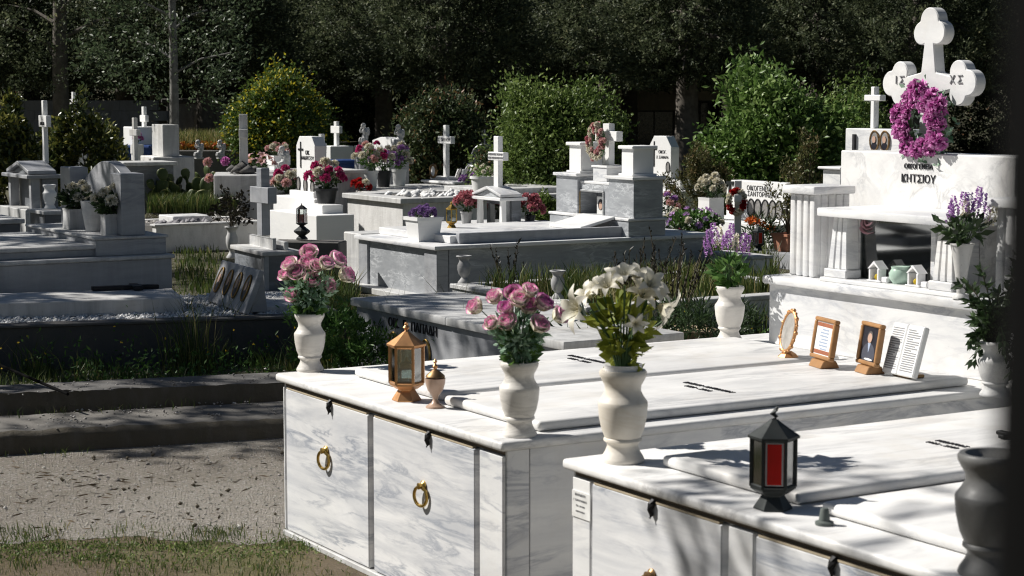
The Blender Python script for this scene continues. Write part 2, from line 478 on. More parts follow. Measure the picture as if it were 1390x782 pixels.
def glassmat(name, tint=(1, 1, 1), gl=.12, rough=.03):
    m, nt, b = newmat(name)
    nt.nodes.remove(b)
    tr = nd(nt, 'ShaderNodeBsdfTransparent'); tr.inputs[0].default_value = (*tint, 1)
    go = nd(nt, 'ShaderNodeBsdfGlossy'); go.inputs['Roughness'].default_value = rough; go.inputs[0].default_value = (.9, .92, .92, 1)
    fr = nd(nt, 'ShaderNodeFresnel'); fr.inputs[0].default_value = 1.5
    f = mth(nt, 'ADD', fr.outputs[0], gl)
    ms = nd(nt, 'ShaderNodeMixShader'); nt.links.new(f, ms.inputs[0])
    nt.links.new(tr.outputs[0], ms.inputs[1]); nt.links.new(go.outputs[0], ms.inputs[2])
    nt.links.new(ms.outputs[0], nt.nodes['Material Output'].inputs['Surface'])
    return m
GLASS = glassmat('lantern_glass', (.88, .93, .92), .2, .06)
NGLASS = glassmat('niche_glass', (.4, .43, .43), .14)
WINP = plain('window_pane', (.015, .02, .024), .12, 0, .6, bmp=0)
REDGL = gradmat('red_glass', [(0, (.62, .012, .012)), (1, (.62, .012, .012))], .15, .35, .5)
WINGL = glassmat('window_glass', (.1, .12, .13), .3)
# ---------------------------------------------------------------- kit of pieces
CACHE = {}
M_FRONT = Matrix(((0, 0, -1, 0), (-1, 0, 0, 0), (0, 1, 0, 0), (0, 0, 0, 1)))   # writing on a face looking to -x: reads towards -y, up z
M_TOP = Matrix(((0, 1, 0, 0), (-1, 0, 0, 0), (0, 0, 1, 0), (0, 0, 0, 1)))      # writing on a top face: reads towards -y, up +x

def text(s, size, pos, basis, mat, parent, name='lettering', ext=.0025, tilt=None):
    cu = bpy.data.curves.new('t', 'FONT'); cu.body = s; cu.size = size; cu.extrude = ext
    cu.align_x = 'CENTER'; cu.align_y = 'CENTER'; cu.resolution_u = 2
    o = bpy.data.objects.new('t', cu); COL.objects.link(o)
    dg = bpy.context.evaluated_depsgraph_get(); dg.update()
    me = bpy.data.meshes.new_from_object(o.evaluated_get(dg))
    bpy.data.objects.remove(o); bpy.data.curves.remove(cu)
    me.materials.clear(); me.materials.append(mat)
    me.transform(Matrix.Translation(pos) @ (tilt if tilt else Matrix()) @ basis)
    me.name = name
    return link(name, me, parent)

VASE = [(0, 0), (.228, 0), (.236, .018), (.225, .05), (.188, .11), (.165, .17), (.172, .198), (.205, .228), (.203, .25), (.192, .262),
        (.228, .35), (.255, .48), (.266, .6), (.266, .64), (.258, .655), (.225, .7), (.192, .765), (.196, .82), (.228, .88), (.25, .925), (.256, .96),
        (.24, .985), (.2, .985), (.17, .93), (0, .86)]
URN = [(0, 0), (.22, 0), (.22, .04), (.15, .12), (.1, .2), (.12, .24), (.19, .32), (.235, .5), (.23, .66), (.17, .78), (.17, .85), (.25, .95), (.28, .97), (.27, 1), (.2, 1), (.14, .9), (0, .85)]
def vase(label, P, h, mat=None, prof=VASE, wide=1.0, name='vase', cat='vase', seg=40):
    o = MB().lathe([(r * h * wide, z * h) for r, z in prof], seg=seg).build(name, mat or CREAM, None, 50)
    o.location = P; o.rotation_euler = (0, 0, rng.uniform(0, 6))
    return tag(o, label, cat)

def lantern(label, P, h, metal, kind='copper', rz=.2, n=6, name='grave_lantern'):
    t = thing(name, label, 'lantern', P, rz)
    r = h * .225
    ap = math.cos(math.pi / n)
    MB().lathe([(0, 0), (r * .84, 0), (r * .84, .012 * h), (r * .5, .13 * h), (r * .5, .145 * h), (0, .145 * h)], seg=n, smooth=False).build('foot', metal, t)
    MB().lathe([(0, .145 * h), (r * .62, .145 * h), (r * .98, .2 * h), (r * .98, .225 * h), (0, .225 * h)], seg=n, smooth=False).build('tray', metal, t)
    f = MB()
    for i in range(n):
        a = 2 * math.pi * i / n
        c, s = math.cos(a), math.sin(a)
        f.tube([(r * .95 * c, r * .95 * s, .22 * h), (r * .95 * c, r * .95 * s, .7 * h)], h * .021, 4, False)
        b2 = a + 2 * math.pi / n
        for z in (.235, .69):
            f.tube([(r * .95 * c, r * .95 * s, z * h), (r * .95 * math.cos(b2), r * .95 * math.sin(b2), z * h)], h * .016, 4, False)
    f.build('frame', metal, t)
    for i in range(n):
        a0, a1 = 2 * math.pi * i / n, 2 * math.pi * (i + 1) / n
        q = r * .93
        pts = [(q * math.cos(a0), q * math.sin(a0), .24 * h), (q * math.cos(a1), q * math.sin(a1), .24 * h),
               (q * math.cos(a1), q * math.sin(a1), .69 * h), (q * math.cos(a0), q * math.sin(a0), .69 * h)]
        am = (a0 + a1) / 2 + rz
        red = kind == 'red' and math.sin(am) < -.9
        nx, ny = math.cos((a0 + a1) / 2), math.sin((a0 + a1) / 2)
        if red:
            cx, cy, cz = (sum(p[k] for p in pts) / 4 for k in range(3))
            fr_ = [((p[0] - cx) * .82 + cx + nx * .002, (p[1] - cy) * .82 + cy + ny * .002, (p[2] - cz) * .93 + cz) for p in pts]
            MB().poly(fr_, (-nx * .002, -ny * .002, 0)).build('pane_border', STEEL, t)
            pts = [((p[0] - cx) * .66 + cx + nx * .0035, (p[1] - cy) * .66 + cy + ny * .0035, (p[2] - cz) * .88 + cz) for p in pts]
        g = MB().poly(pts, (-nx * .002, -ny * .002, 0)).build('pane', REDGL if red else GLASS, t)
    MB().lathe([(0, .695 * h), (r * 1.12, .695 * h), (r * 1.12, .72 * h), (r * .5, .815 * h), (r * .16, .875 * h), (0, .875 * h)], seg=n, smooth=False).build('roof', metal, t)
    if kind == 'red':
        MB().tube([(0, 0, .86 * h), (.006, 0, .9 * h), (-.004, .003, .93 * h), (.005, 0, .97 * h), (.01, 0, h)], [h * .035, h * .02, h * .03, h * .02, h * .008], 8).build('hook', metal, t)
        MB().lathe([(0, .225 * h), (r * .6, .225 * h), (r * .6, .66 * h), (0, .66 * h)], seg=16).build('red_candle', REDLAMP, t)
    else:
        MB().lathe([(0, .87 * h), (h * .03, .87 * h), (h * .018, .895 * h), (h * .045, .93 * h), (h * .02, .96 * h), (h * .028, .98 * h), (0, h)], seg=12).build('finial', metal, t)
        j = MB().lathe([(0, .225 * h), (r * .62, .225 * h), (r * .68, .3 * h), (r * .6, .38 * h), (r * .45, .41 * h), (0, .41 * h)], seg=18).build('oil_glass', GLASS, t)
        MB().lathe([(0, .41 * h), (r * .4, .41 * h), (r * .42, .47 * h), (r * .15, .49 * h), (0, .56 * h)], seg=14).build('burner', BRONZE, t)
    return t

# ---- blossoms (mesh data, about 1 unit = bloom radius)
def petalgrid(mb, M, w, curve, nu=4, nv=5, g0=0, g1=1):
    """a petal: curve(t)->(radial, z), w(t)->half width"""
    v = []; g = []
    for i in range(nv + 1):
        t = i / nv
        r, z = curve(t)
        for j in range(nu + 1):
            s = (j / nu) * 2 - 1
            cup = .35 * w(t) * s * s
            v.append(M @ Vector((r - cup * .6, s * w(t), z + cup * .5)))
            g.append(g0 + (g1 - g0) * min(1, t + .12 * abs(s)))
    f = [(i * (nu + 1) + j, i * (nu + 1) + j + 1, (i + 1) * (nu + 1) + j + 1, (i + 1) * (nu + 1) + j) for i in range(nv) for j in range(nu)]
    mb.add(v, f, True, g)
def rose(mat, opn=1.0):
    mb = MB()
    for k, (n, rr, top, flare) in enumerate(((3, .2, .95, -.1), (4, .42, 1.0, -.06), (5, .66, .95, .1), (5, .84, .78, .42))):
        for i in range(n):
            a = 2 * math.pi * (i / n) + k * .7 + rng.uniform(-.2, .2)
            M = Matrix.Rotation(a, 4, 'Z')
            q = rng.uniform(.9, 1.1)
            petalgrid(mb, M, lambda t, rr=rr: (.18 + rr * .75) * (math.sin(math.pi * min(.98, .12 + .72 * t)) ** .8),
                      lambda t, rr=rr, top=top, fl=flare: (rr * q * (.15 + .85 * math.sin(t * 1.5) ** .7) + fl * opn * max(0, t - .7) * 1.6, -.55 + (top + .5) * q * t - max(0, fl) * opn * max(0, t - .75) * 2.0))
    return mb.mesh('rose_bloom', mat, 180)
def lily(mat, n=6):
    mb = MB()
    for i in range(n):
        M = Matrix.Rotation(2 * math.pi * i / n + rng.uniform(-.15, .15), 4, 'Z')
        q = rng.uniform(.85, 1.1)
        petalgrid(mb, M, lambda t: .23 * math.sin(math.pi * min(.985, .1 + .885 * t)) ** .9, lambda t: (q * (.05 + 1.0 * t ** 1.15), .62 * math.sin(min(1, t * 1.25) * 1.5) - .55 * max(0, t - .5) ** 1.4))
    for i in range(5):
        a = i * 1.26
        mb.tube([(0, 0, 0), (.12 * math.cos(a), .12 * math.sin(a), .3), (.22 * math.cos(a), .22 * math.sin(a), .5)], .02, 4)
    return mb.mesh('lily_bloom', mat, 180)
def ruffle(mat, n=70, flat=1.0, size=.42):
    """ball of many small petals: carnation, hydrangea"""
    P = sph(n); P[:, 2] = np.abs(P[:, 2]) * 1.0 - .25
    P[:, 2] *= flat
    D = unit(P + nr.normal(0, .35, P.shape))
    v, t, g = leaves(P * .62, D, size * nr.uniform(.8, 1.2, n), size * 1.15, nr.uniform(.35, 1, n), .35)
    v2, t2, g2 = leaves(P * .3, D, .4, .5, nr.uniform(0, .3, n), .2)
    V, T, g = joinm([(v, t, g), (v2, t2, g2)])
    g[::4] *= .5
    return big_mesh('ruffled_bloom', V, T, mat, g)
def spike(mat, n=110):
    z = nr.uniform(0, 1, n); a = nr.uniform(0, 6.28, n)
    r = .34 * (1 - z * .75)
    P = np.stack([r * np.cos(a), r * np.sin(a), z * 2 - .2], 1)
    D = np.stack([np.cos(a), np.sin(a), nr.uniform(-.2, .7, n)], 1)
    V, T, g = leaves(P, D, .26, .24, nr.uniform(0, 1, n), .3)
    return big_mesh('flower_spike', V, T, mat, g)
def daisy(mat, n=14):
    a = np.arange(n) * 2 * np.pi / n
    D = np.stack([np.cos(a), np.sin(a), np.full(n, .25)], 1)
    V, T, g = leaves(D * .15, D, .9, .34, nr.uniform(.5, 1, n), .05)
    c = MB().ball((0, 0, .1), .2, sz=.5, seg=8)
    Vc = np.array(c.v); Fc = np.array([q if len(q) == 3 else q[:3] for q in c.f] + [(q[0], q[2], q[3]) for q in c.f if len(q) == 4])
    V, T, g = joinm([(V, T, g), (Vc, Fc, np.zeros(len(Vc)))])
    return big_mesh('daisy_bloom', V, T, mat, g)
def bloom(kind, mat, i=0):
    k = (kind, mat.name, i % 3)
    if k not in CACHE:
        CACHE[k] = {'rose': rose, 'lily': lily, 'ruffle': ruffle, 'spike': spike, 'daisy': daisy}[kind](mat)
    return CACHE[k]
def orient(o, d, spin=None):
    q = Vector(d).to_track_quat('Z', 'Y')
    o.rotation_mode = 'QUATERNION'
    from mathutils import Quaternion
    o.rotation_quaternion = q @ Quaternion((0, 0, 1), spin if spin is not None else rng.uniform(0, 6))

def bouquet(label, P, blooms, leafmat, nleaf, leaf, spread, height, name='bouquet', cat='flowers', bname='blossom', extra_leaf=None, low=.0, group=None):
    """blooms: list of (offset vector, kind, material, radius, facing or None); P: the mouth of the vase"""
    t = thing(name, label, cat, P, 0, group)
    st = MB()
    for off, kind, m, r, fac in blooms:
        off = Vector(off)
        o = link(bname, bloom(kind, m, rng.randrange(3)), t, off, None, r)
        d = Vector(fac) if fac else (off.normalized() + Vector((0, -.25, .35)))
        orient(o, d)
        mid = Vector((off.x * .35, off.y * .35, off.z * .55))
        st.tube([(off.x * .05, off.y * .05, -.03), mid, off - d.normalized() * r * .5], max(.0015, r * .06), 5)
    st.build('stems', STEM, t)
    n = nleaf
    c = sph(n) * (nr.uniform(.25, 1, (n, 1)) ** .6)
    pos = np.stack([c[:, 0] * spread, c[:, 1] * spread, height * (.5 + .5 * c[:, 2] * .95) + low], 1)
    k = np.clip(pos[:, 2] / height, .18, 1)[:, None]
    pos[:, :2] *= (.35 + .65 * np.minimum(1, k * 1.6))
    D = np.stack([c[:, 0], c[:, 1], c[:, 2] * .7 + .25], 1) + nr.normal(0, .4, (n, 3))
    V, T, g = leaves(pos, D, leaf * nr.uniform(.6, 1.3, n), leaf * .5, nr.uniform(0, 1, n), .2)
    link('foliage', big_mesh('foliage', V, T, leafmat, g), t)
    if extra_leaf:
        m, n, sz, zr = extra_leaf
        a = nr.uniform(0, 6.28, n)
        pos = np.stack([np.cos(a) * spread * .3, np.sin(a) * spread * .3, nr.uniform(zr[0], zr[1], n)], 1)
        D = np.stack([np.cos(a), np.sin(a), nr.uniform(-.1, .8, n)], 1)
        V, T, g = leaves(pos, D, sz * nr.uniform(.7, 1.2, n), sz * .62, nr.uniform(0, 1, n), .22)
        link('broad_leaves', big_mesh('broad_leaves', V, T, m, g), t)
    return t
def dome(n, r, h, kinds, size, jitter=.15, lowest=.0):
    """scatter n blooms on a dome: kinds = list of (kind, mat)"""
    out = []
    for i in range(n):
        z = lowest + (1 - lowest) * (i + .5) / n
        a = i * 2.399 + rng.uniform(-.3, .3)
        q = math.sqrt(max(.02, 1 - z * z * .95))
        k, m = kinds[i % len(kinds)] if rng.random() < .6 else rng.choice(kinds)
        out.append(((r * q * math.cos(a) * rng.uniform(.85, 1.1), r * q * math.sin(a) * rng.uniform(.85, 1.1), h * (.35 + .65 * z) * rng.uniform(.9, 1.1)), k, m, size * rng.uniform(.8, 1.15), None))
    return out

def cross_parts(t, h, w, th, arm_z, arm_h, stem_w, mat, plate=None, lettering=None, z0=0.0, x0=0.0, y0=0.0, name='cross', lmat=None):
    """cross whose face looks to -x; plate=(half width, half height) adds a name board"""
    mb = MB()
    mb.box(x0 - th / 2, x0 + th / 2, y0 - stem_w / 2, y0 + stem_w / 2, z0, z0 + h, .004)
    a = z0 + arm_z
    mb.box(x0 - th / 2 - .003, x0 + th / 2 + .003, y0 - w / 2, y0 + w / 2, a - arm_h / 2, a + arm_h / 2, .004)
    c = mb.build(name, mat, t)
    if lettering:
        for i, s in enumerate(lettering):
            text(s, arm_h * (.62 if len(lettering) == 1 else .36), (x0 - th / 2 - .0045, y0, a + (0 if len(lettering) == 1 else (.22 - .44 * i) * arm_h)), M_FRONT, lmat or INK, c)
    return c

def portrait(parent, pos, w, h, rim=GOLD, tilt=None, face=True, name='portrait'):
    """oval photo plaque looking to -x, centre pos"""
    T = Matrix.Translation(pos) @ (tilt if tilt else Matrix())
    def oval(a, b, x, n=28): return [T @ Vector((x, a * math.cos(2 * math.pi * i / n), b * math.sin(2 * math.pi * i / n))) for i in range(n)]
    off = (T.to_3x3() @ Vector((-.006, 0, 0)))
    p = MB().poly(oval(w / 2, h / 2, 0), off).build(name, GREYPIC, parent)
    M = T @ Matrix(((0, 0, 1, 0), (w / 2, 0, 0, 0), (0, h / 2, 0, 0), (0, 0, 0, 1)))
    mb = MB(); pts = oval(w / 2, h / 2, -.006); pts.append(pts[0])
    mb.tube(pts, max(.004, w * .07), 6, True, False); mb.build('rim', rim, p)
    if face:
        def ov(cy, cz, a, b, x): return [T @ Vector((x, cy + a * math.cos(2 * math.pi * i / 16), cz + b * math.sin(2 * math.pi * i / 16))) for i in range(16)]
        o2 = off * .2
        MB().poly(ov(0, -.28 * h, .33 * w, .2 * h, -.007), o2).build('bust', SUIT, p)
        MB().poly(ov(0, .07 * h, .2 * w, .18 * h, -.009), o2).build('face', SKIN, p)
    return p

# ---- plants
def shrub(label, P, rx, ry, h, n, leaf, mat, style='round', name='shrub', cat='shrub', aspect=.5, nclump=160, gap=.0, trunk=True, lean=(0, 0)):
    t = thing(name, label, cat, P)
    c = sph(nclump); rad = nr.uniform(.62, 1.0, nclump)
    c[:, 2] = np.where(c[:, 2] < -.75, -c[:, 2], c[:, 2])
    f1, f2, f3 = nr.uniform(0, 6.28, 3)
    rad = rad * (1 + .24 * np.sin(3.1 * c[:, 0] + f1) * np.sin(2.7 * c[:, 2] + f2) + .2 * np.sin(5.3 * c[:, 0] + 4.1 * c[:, 2] + f3) + nr.uniform(-.12, .1, nclump))
    C = c * rad[:, None] * np.array([[rx, ry, h * .5]]) + np.array([[0, 0, h * .5]])
    C[:, :2] *= nr.uniform(.85, 1.12, (nclump, 1))
    C[:, 0] += lean[0] * C[:, 2]; C[:, 1] += lean[1] * C[:, 2]
    k = nr.integers(0, nclump, n)
    cs = nr.uniform(.7, 1.4, nclump) * .17 * (rx + ry + h) / 3
    up = {'round': .35, 'spiky': .9, 'ivy': -.5}[style]
    out = unit(c * np.array([[1, 1, .8]])) + np.array([[0, 0, up]])
    out = unit(out); out_c = out
    s = nr.uniform(0, 1.6 if style != 'ivy' else 1.2, n)
    pos = C[k] + out[k] * (s * cs[k])[:, None] + nr.normal(0, 1, (n, 3)) * (cs[k] * (.62 if style != 'spiky' else .3))[:, None]
    pos[:, 2] = np.abs(pos[:, 2])
    D = out[k] * .7 + nr.normal(0, .75, (n, 3))
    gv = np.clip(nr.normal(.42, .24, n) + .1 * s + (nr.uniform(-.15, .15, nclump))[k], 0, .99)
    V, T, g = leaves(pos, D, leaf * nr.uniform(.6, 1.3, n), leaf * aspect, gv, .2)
    if n > 5000 and nclump > 60:      # stray shoots breaking the outline
        ns = 46 if style != 'ivy' else 30; m = 34
        k2 = nr.integers(0, nclump, ns); b0 = C[k2]; dd = unit(out_c[k2] + nr.normal(0, .35, (ns, 3)) + np.array([[0, 0, .35 if style != 'ivy' else -.1]]))
        L2 = nr.uniform(.12, .34, ns) * h * .75
        s2 = nr.uniform(.2, 1, (ns, m)); pp = (b0[:, None] + dd[:, None] * (s2 * L2[:, None])[:, :, None]).reshape(-1, 3) + nr.normal(0, .012, (ns * m, 3))
        d2 = np.repeat(dd, m, 0) * .5 + nr.normal(0, .6, (ns * m, 3))
        v2, t2, g2 = leaves(pp, d2, leaf * nr.uniform(.6, 1.2, ns * m), leaf * aspect, np.clip(nr.normal(.6, .2, ns * m), 0, .99), .2)
        V, T, g = joinm([(V, T, g), (v2, t2, g2)])
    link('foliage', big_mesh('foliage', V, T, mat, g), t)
    if trunk:
        mb = MB()
        for i in range(14):
            q = C[i % nclump]
            mb.tube([(nr.normal(0, .06 * rx), nr.normal(0, .06 * ry), 0), (q[0] * .4, q[1] * .4, q[2] * .5), (q[0] * .9, q[1] * .9, q[2] * .95)], [.022 * h / 1.6, .014 * h / 1.6, .004], 5)
        mb.build('stems', TWIG, t)
    return t

def statue(label, P, h, mat, rz=0.0, name='mourner_statuette'):
    """small seated figure bowed over its knees: one continuous body"""
    if 'statue' not in CACHE:
        mb = MB()
        mb.box(-.2, .22, -.17, .17, 0, .1, .02)
        for c, r, s in (((.02, 0, .2), .17, (1.1, 1, .75)), ((.06, 0, .36), .15, (1, 1.05, 1.1)), ((.1, 0, .52), .15, (.95, 1.15, 1.1)), ((.08, 0, .68), .135, (.9, 1.2, .9)),
                        ((-.12, .07, .3), .085, (1.5, .9, .8)), ((-.12, -.07, .3), .085, (1.5, .9, .8)), ((-.2, .07, .2), .07, (.9, .9, 1.5)), ((-.2, -.07, .2), .07, (.9, .9, 1.5)),
                        ((.0, 0, .8), .06, (1, 1, 1.1)), ((-.06, 0, .88), .1, (1.08, .9, 1.15)), ((-.02, 0, .9), .105, (1, 1, 1)),
                        ((-.04, .15, .6), .055, (1.6, .8, 1)), ((-.04, -.15, .6), .055, (1.6, .8, 1)), ((-.14, .1, .66), .05, (.8, .8, 1.8)), ((-.14, -.1, .66), .05, (.8, .8, 1.8)), ((-.15, .03, .77), .045, (1, 1, 1)),
                        ((.2, .08, .62), .1, (.45, .8, 2.0)), ((.2, -.08, .62), .1, (.45, .8, 2.0))):
            mb.ball(c, r, *s, seg=16)
        o = mb.build('tmp', mat)
        m = o.modifiers.new('r', 'REMESH'); m.mode = 'VOXEL'; m.voxel_size = .018
        m2 = o.modifiers.new('s', 'SMOOTH'); m2.factor = .5; m2.iterations = 3
        dg = bpy.context.evaluated_depsgraph_get(); dg.update()
        me = bpy.data.meshes.new_from_object(o.evaluated_get(dg))
        bpy.data.objects.remove(o)
        me.materials.clear(); me.materials.append(mat)
        me.polygons.foreach_set('use_smooth', [True] * len(me.polygons))
        CACHE['statue'] = me
    o = link(name, CACHE['statue'], None, P, (0, 0, rz), h)
    return tag(o, label, 'statuette')
def pot(label, P, r, h, mat, name='flower_pot', sq=False, taper=.75, rz=0.0, rim=True):
    prof = [(0, 0), (r * taper, 0), (r * .96, h * .86)] + ([(r * 1.06, h * .86), (r * 1.06, h)] if rim else [(r, h)]) + [(r * .9, h), (r * .88, h * .9), (0, h * .88)]
    mb = MB()
    if sq: mb.lathe([(a * 1.414, b) for a, b in prof], seg=4, smooth=False, ph=math.pi / 4)
    else: mb.lathe(prof, seg=24)
    o = mb.build(name, mat); o.location = P; o.rotation_euler = (0, 0, rz)
    return tag(o, label, 'flower pot')
def stele(t, y0, y1, z0, z1, x0, x1, cut, mat, name='headstone', top=None):
    """slab looking to -x with clipped upper corners (or an arched top)"""
    if top == 'arch':
        n = 12; pts = [(x0, y0, z0), (x0, y0, z1 - cut)]
        for i in range(1, n): 
            a = i / n; pts.append((x0, y0 + (y1 - y0) * a, z1 - cut + cut * math.sin(math.pi * a)))
        pts += [(x0, y1, z1 - cut), (x0, y1, z0)]
    else:
        pts = [(x0, y0, z0), (x0, y0, z1 - cut), (x0, y0 + cut * .8, z1), (x0, y1 - cut * .8, z1), (x0, y1, z1 - cut), (x0, y1, z0)]
    return MB().poly(pts, (x1 - x0, 0, 0), .004).build(name, mat, t)
def scatter_stones(name, xs, ys, z, n, size, mat, parent=None, M=None, flat=.7, zj=.01):
    P = np.stack([nr.uniform(*xs, n), nr.uniform(*ys, n), z + nr.uniform(0, zj, n)], 1)
    V, T, g = stones(P, size * nr.uniform(.5, 1.3, n), flat)
    return link(name, big_mesh(name, V, T, mat, g), parent)
# ---------------------------------------------------------------- near graves
def local(P, loc, th=TH):
    d = Vector(P) - Vector(loc); u, v = dirs(th)
    return Vector((d.dot(u), d.dot(v), d.z))
def ground(P): return Vector((P.x, P.y, 0))

ZT = .615
def door_tomb(label, anchor_px, width, doors, length, pil, hooks, rings, plate=None):
    """family vault: slab top, side body, front doors; origin under the slab's near right corner, x along the vault, y across"""
    A = G(*anchor_px, ZT); loc = ground(A)
    t = thing('family_tomb', label, 'tomb', loc, TH)
    L, W = length, width
    MB().box(.045, L - .02, .03, W - .03, 0, .583, .003).build('body', WHITE, t)
    MB().box(0, L, 0, W, .585, ZT, .011, 3).build('top_slab', SLABW, t)
    mb = MB(); mb.box(.03, .05, .03, W - .03, .569, .5845, 0); mb.build('dark_joint', JOINT, t)
    MB().box(.012, .05, .028, W - .028, 0, .022, .003).build('plinth_strip', OLDW, t)
    for ya_, yb_ in ((doors[0][1] + .0005, doors[1][0] - .0005), (pil[0][1] + .0005, doors[0][0] - .0005), (doors[1][1] + .0005, pil[1][0] - .0005)):
        if yb_ > ya_: MB().box(.039, .0448, ya_, yb_, .03, .56, 0).build('dark_joint', JOINT, t)
    for y0, y1 in doors:
        d = MB().box(.018, .0455, y0, y1, .026, .562, .003).build('door', DOORM, t)
        MB().box(.0175, .03, y0 + .01, y1 - .01, .5625, .568, 0).build('grout_line', GROUT, d)
    for y0, y1 in pil:
        MB().box(.02, .046, y0, y1, .024, .566, .003).build('pilaster', WHITE, t)
    for y in hooks:
        h = MB()
        h.tube([(.02, y, .572), (.012, y, .56), (.008, y + .002, .545), (.012, y, .53), (.006, y, .522)], [.009, .011, .008, .006, .003], 8)
        h.build('hook', BLACKM, t)
    for y, z in rings:
        k = MB().lathe([(0, 0), (.016, 0), (.017, .006), (.01, .012), (.011, .022), (0, .025)], seg=16,
                       M=Matrix.Translation((.018, y, z)) @ Matrix.Rotation(-math.pi / 2, 4, 'Y')).build('ring_boss', BRASS, t)
        MB().torus((.004, y, z - .034), .032, .0055, Matrix.Rotation(R(12), 4, 'Z') @ Matrix.Rotation(math.pi / 2, 4, 'Y'), 26, 8).build('ring', BRASS, k)
    # side cladding with an upright joint near the corner
    MB().box(.03, .11, .02, .031, .0, .583, .002).build('corner_strip', WHITE, t)
    MB().box(.1135, L - .03, .022, .031, .0, .583, .002).build('side_panel', WHITE, t)
    MB().box(.03, L - .03, W - .031, W - .02, .0, .583, .002).build('side_panel', WHITE, t)
    return t, loc
A0 = G(681, 601, ZT); WA = slide(A0, VD, 373)
def yfront(anchor, px, z):   # local y on the front plane for a photo column
    P = Vector((anchor.x, anchor.y, z)) + UD * .018
    return slide(P, VD, px)
ya = lambda px, z=.3: yfront(A0, px, z)
LA = 2.62
tombA, locA = door_tomb('white marble family tomb with two ring doors, brass rings and vases along its edge', (681, 601), WA,
    [(ya(644), ya(507)), (ya(500), ya(389))], LA, [(.028, ya(650)), (ya(386.5), WA - .028)], [ya(583, .57), ya(449, .57)], [(ya(576), hgt(Vector((A0 + VD * ya(576)).to_tuple()), 660)), (ya(444), hgt(Vector((A0 + VD * ya(444)).to_tuple()), 612))])
ZS = ZT + .034
def cover(t, loc, p_fl, p_fr, p_far, zt, pad=.0, far=None, name='cover_slab'):
    """raised cover slab from measured corner columns/rows of its top"""
    a = local(G(*p_fl, zt), loc); b = local(G(*p_fr, zt), loc)
    x1 = far if far else local(G(*p_far, zt), loc).x
    x0 = (a.x + b.x) / 2
    return MB().box(x0, x1, b.y, a.y, ZT + .002, zt, .013, 3).build(name, SLABW, t), (x0, x1, b.y, a.y)
cA1, bA1 = cover(tombA, locA, (481, 499), (598, 532), None, ZS, far=1.98)
cA2, bA2 = cover(tombA, locA, (606, 536), (727, 573), None, ZS, far=2.0)
def inscription(parent, x, y, lines, size):
    for i, s in enumerate(lines):
        text(s, size, (x - i * size * 1.5, y, ZS + .001), M_TOP, INK, parent, ext=.002)
for c, bb, p in ((cA1, bA1, (793, 489)), (cA2, bA2, (955, 527))):
    q = local(G(*p, ZS), locA)
    inscription(c, q.x + .02, q.y, ['ΕΛΕΝΗ  ΑΝΤΩΝΙΟΥ', '1921 - 2004'], .03)
B0 = G(762, 622, ZT); WB = 1.75
# second vault: its near right corner lies outside the picture
Bc = B0 - VD * WB
tB = thing('family_tomb', 'white marble vault under the dark red-paned lantern, small paper label on its front', 'tomb', ground(Bc), TH)
locB = ground(Bc)
yb = lambda px, z=.3: WB - slide(Vector((B0.x, B0.y, z)) + UD * .018, -VD, px)
LB = 2.62
MB().box(.045, LB - .02, .03, WB - .03, 0, .583, .003).build('body', WHITE, tB)
MB().box(0, LB, 0, WB, .585, ZT, .011, 3).build('top_slab', SLABW, tB)
MB().box(.03, .05, .03, WB - .03, .569, .5845, 0).build('dark_joint', JOINT, tB)
for y0, y1 in ((yb(978), yb(803)), (yb(1262), yb(1024))):
    d = MB().box(.018, .0455, y0, y1, .026, .562, .003).build('door', DOORM, tB)
    MB().box(.0175, .03, y0 + .01, y1 - .01, .5625, .568, 0).build('grout_line', GROUT, d)
for y0, y1 in ((yb(1020), yb(986)), (yb(800), WB - .028)):
    MB().box(.02, .046, y0, y1, .024, .566, .003).build('pilaster', WHITE, tB)
for px in (887, 1133):
    y = yb(px, .57)
    MB().tube([(.02, y, .572), (.012, y, .56), (.008, y + .002, .545), (.012, y, .53), (.006, y, .522)], [.009, .011, .008, .006, .003], 8).build('hook', BLACKM, tB)
y = yb(886, .4); zz = hgt(B0 - VD * (WB - y), 781)
k = MB().lathe([(0, 0), (.016, 0), (.017, .006), (.01, .012), (.011, .022), (0, .025)], seg=16, M=Matrix.Translation((.018, y, zz)) @ Matrix.Rotation(-math.pi / 2, 4, 'Y')).build('ring_boss', BRONZE, tB)
MB().torus((.004, y, zz - .034), .032, .0055, Matrix.Rotation(R(12), 4, 'Z') @ Matrix.Rotation(math.pi / 2, 4, 'Y'), 26, 8).build('ring', BRONZE, k)
MB().box(.03, LB - .03, WB - .031, WB - .02, 0, .583, .002).build('side_panel', WHITE, tB)
# the builder's paper label beside the first door
yl0, yl1 = yb(803, .5) + .012, yb(777, .5)
lab = MB().box(.0165, .0195, yl0 - .006, yl1, .452, .528, 0).build('paper_label', PAPER, tB)
for i, (s, sz) in enumerate((('ΜΑΡΜΑΡΑ', .011), ('Γ. ΚΑΡΑΓΙΑΝΝΗΣ', .0085), ('ΤΗΛ. 210 0000', .0075), ('ΝΕΚΡΟΤΑΦΕΙΟ', .0065))):
    text(s, sz, (.016, (yl0 + yl1) / 2, .518 - i * .016), M_FRONT, GREYINK, lab, ext=.0003)
cB1, bB1 = cover(tB, locB, (903, 617), (1077, 670), None, ZS, far=2.1)
cB2, bB2 = cover(tB, locB, (1119, 679), (1310, 737), None, ZS, far=2.1)
q = local(G(1285, 604, ZS), locB)
inscription(cB1, q.x + .02, q.y, ['ΓΕΩΡΓΙΟΣ', '1936 - 2009'], .026)
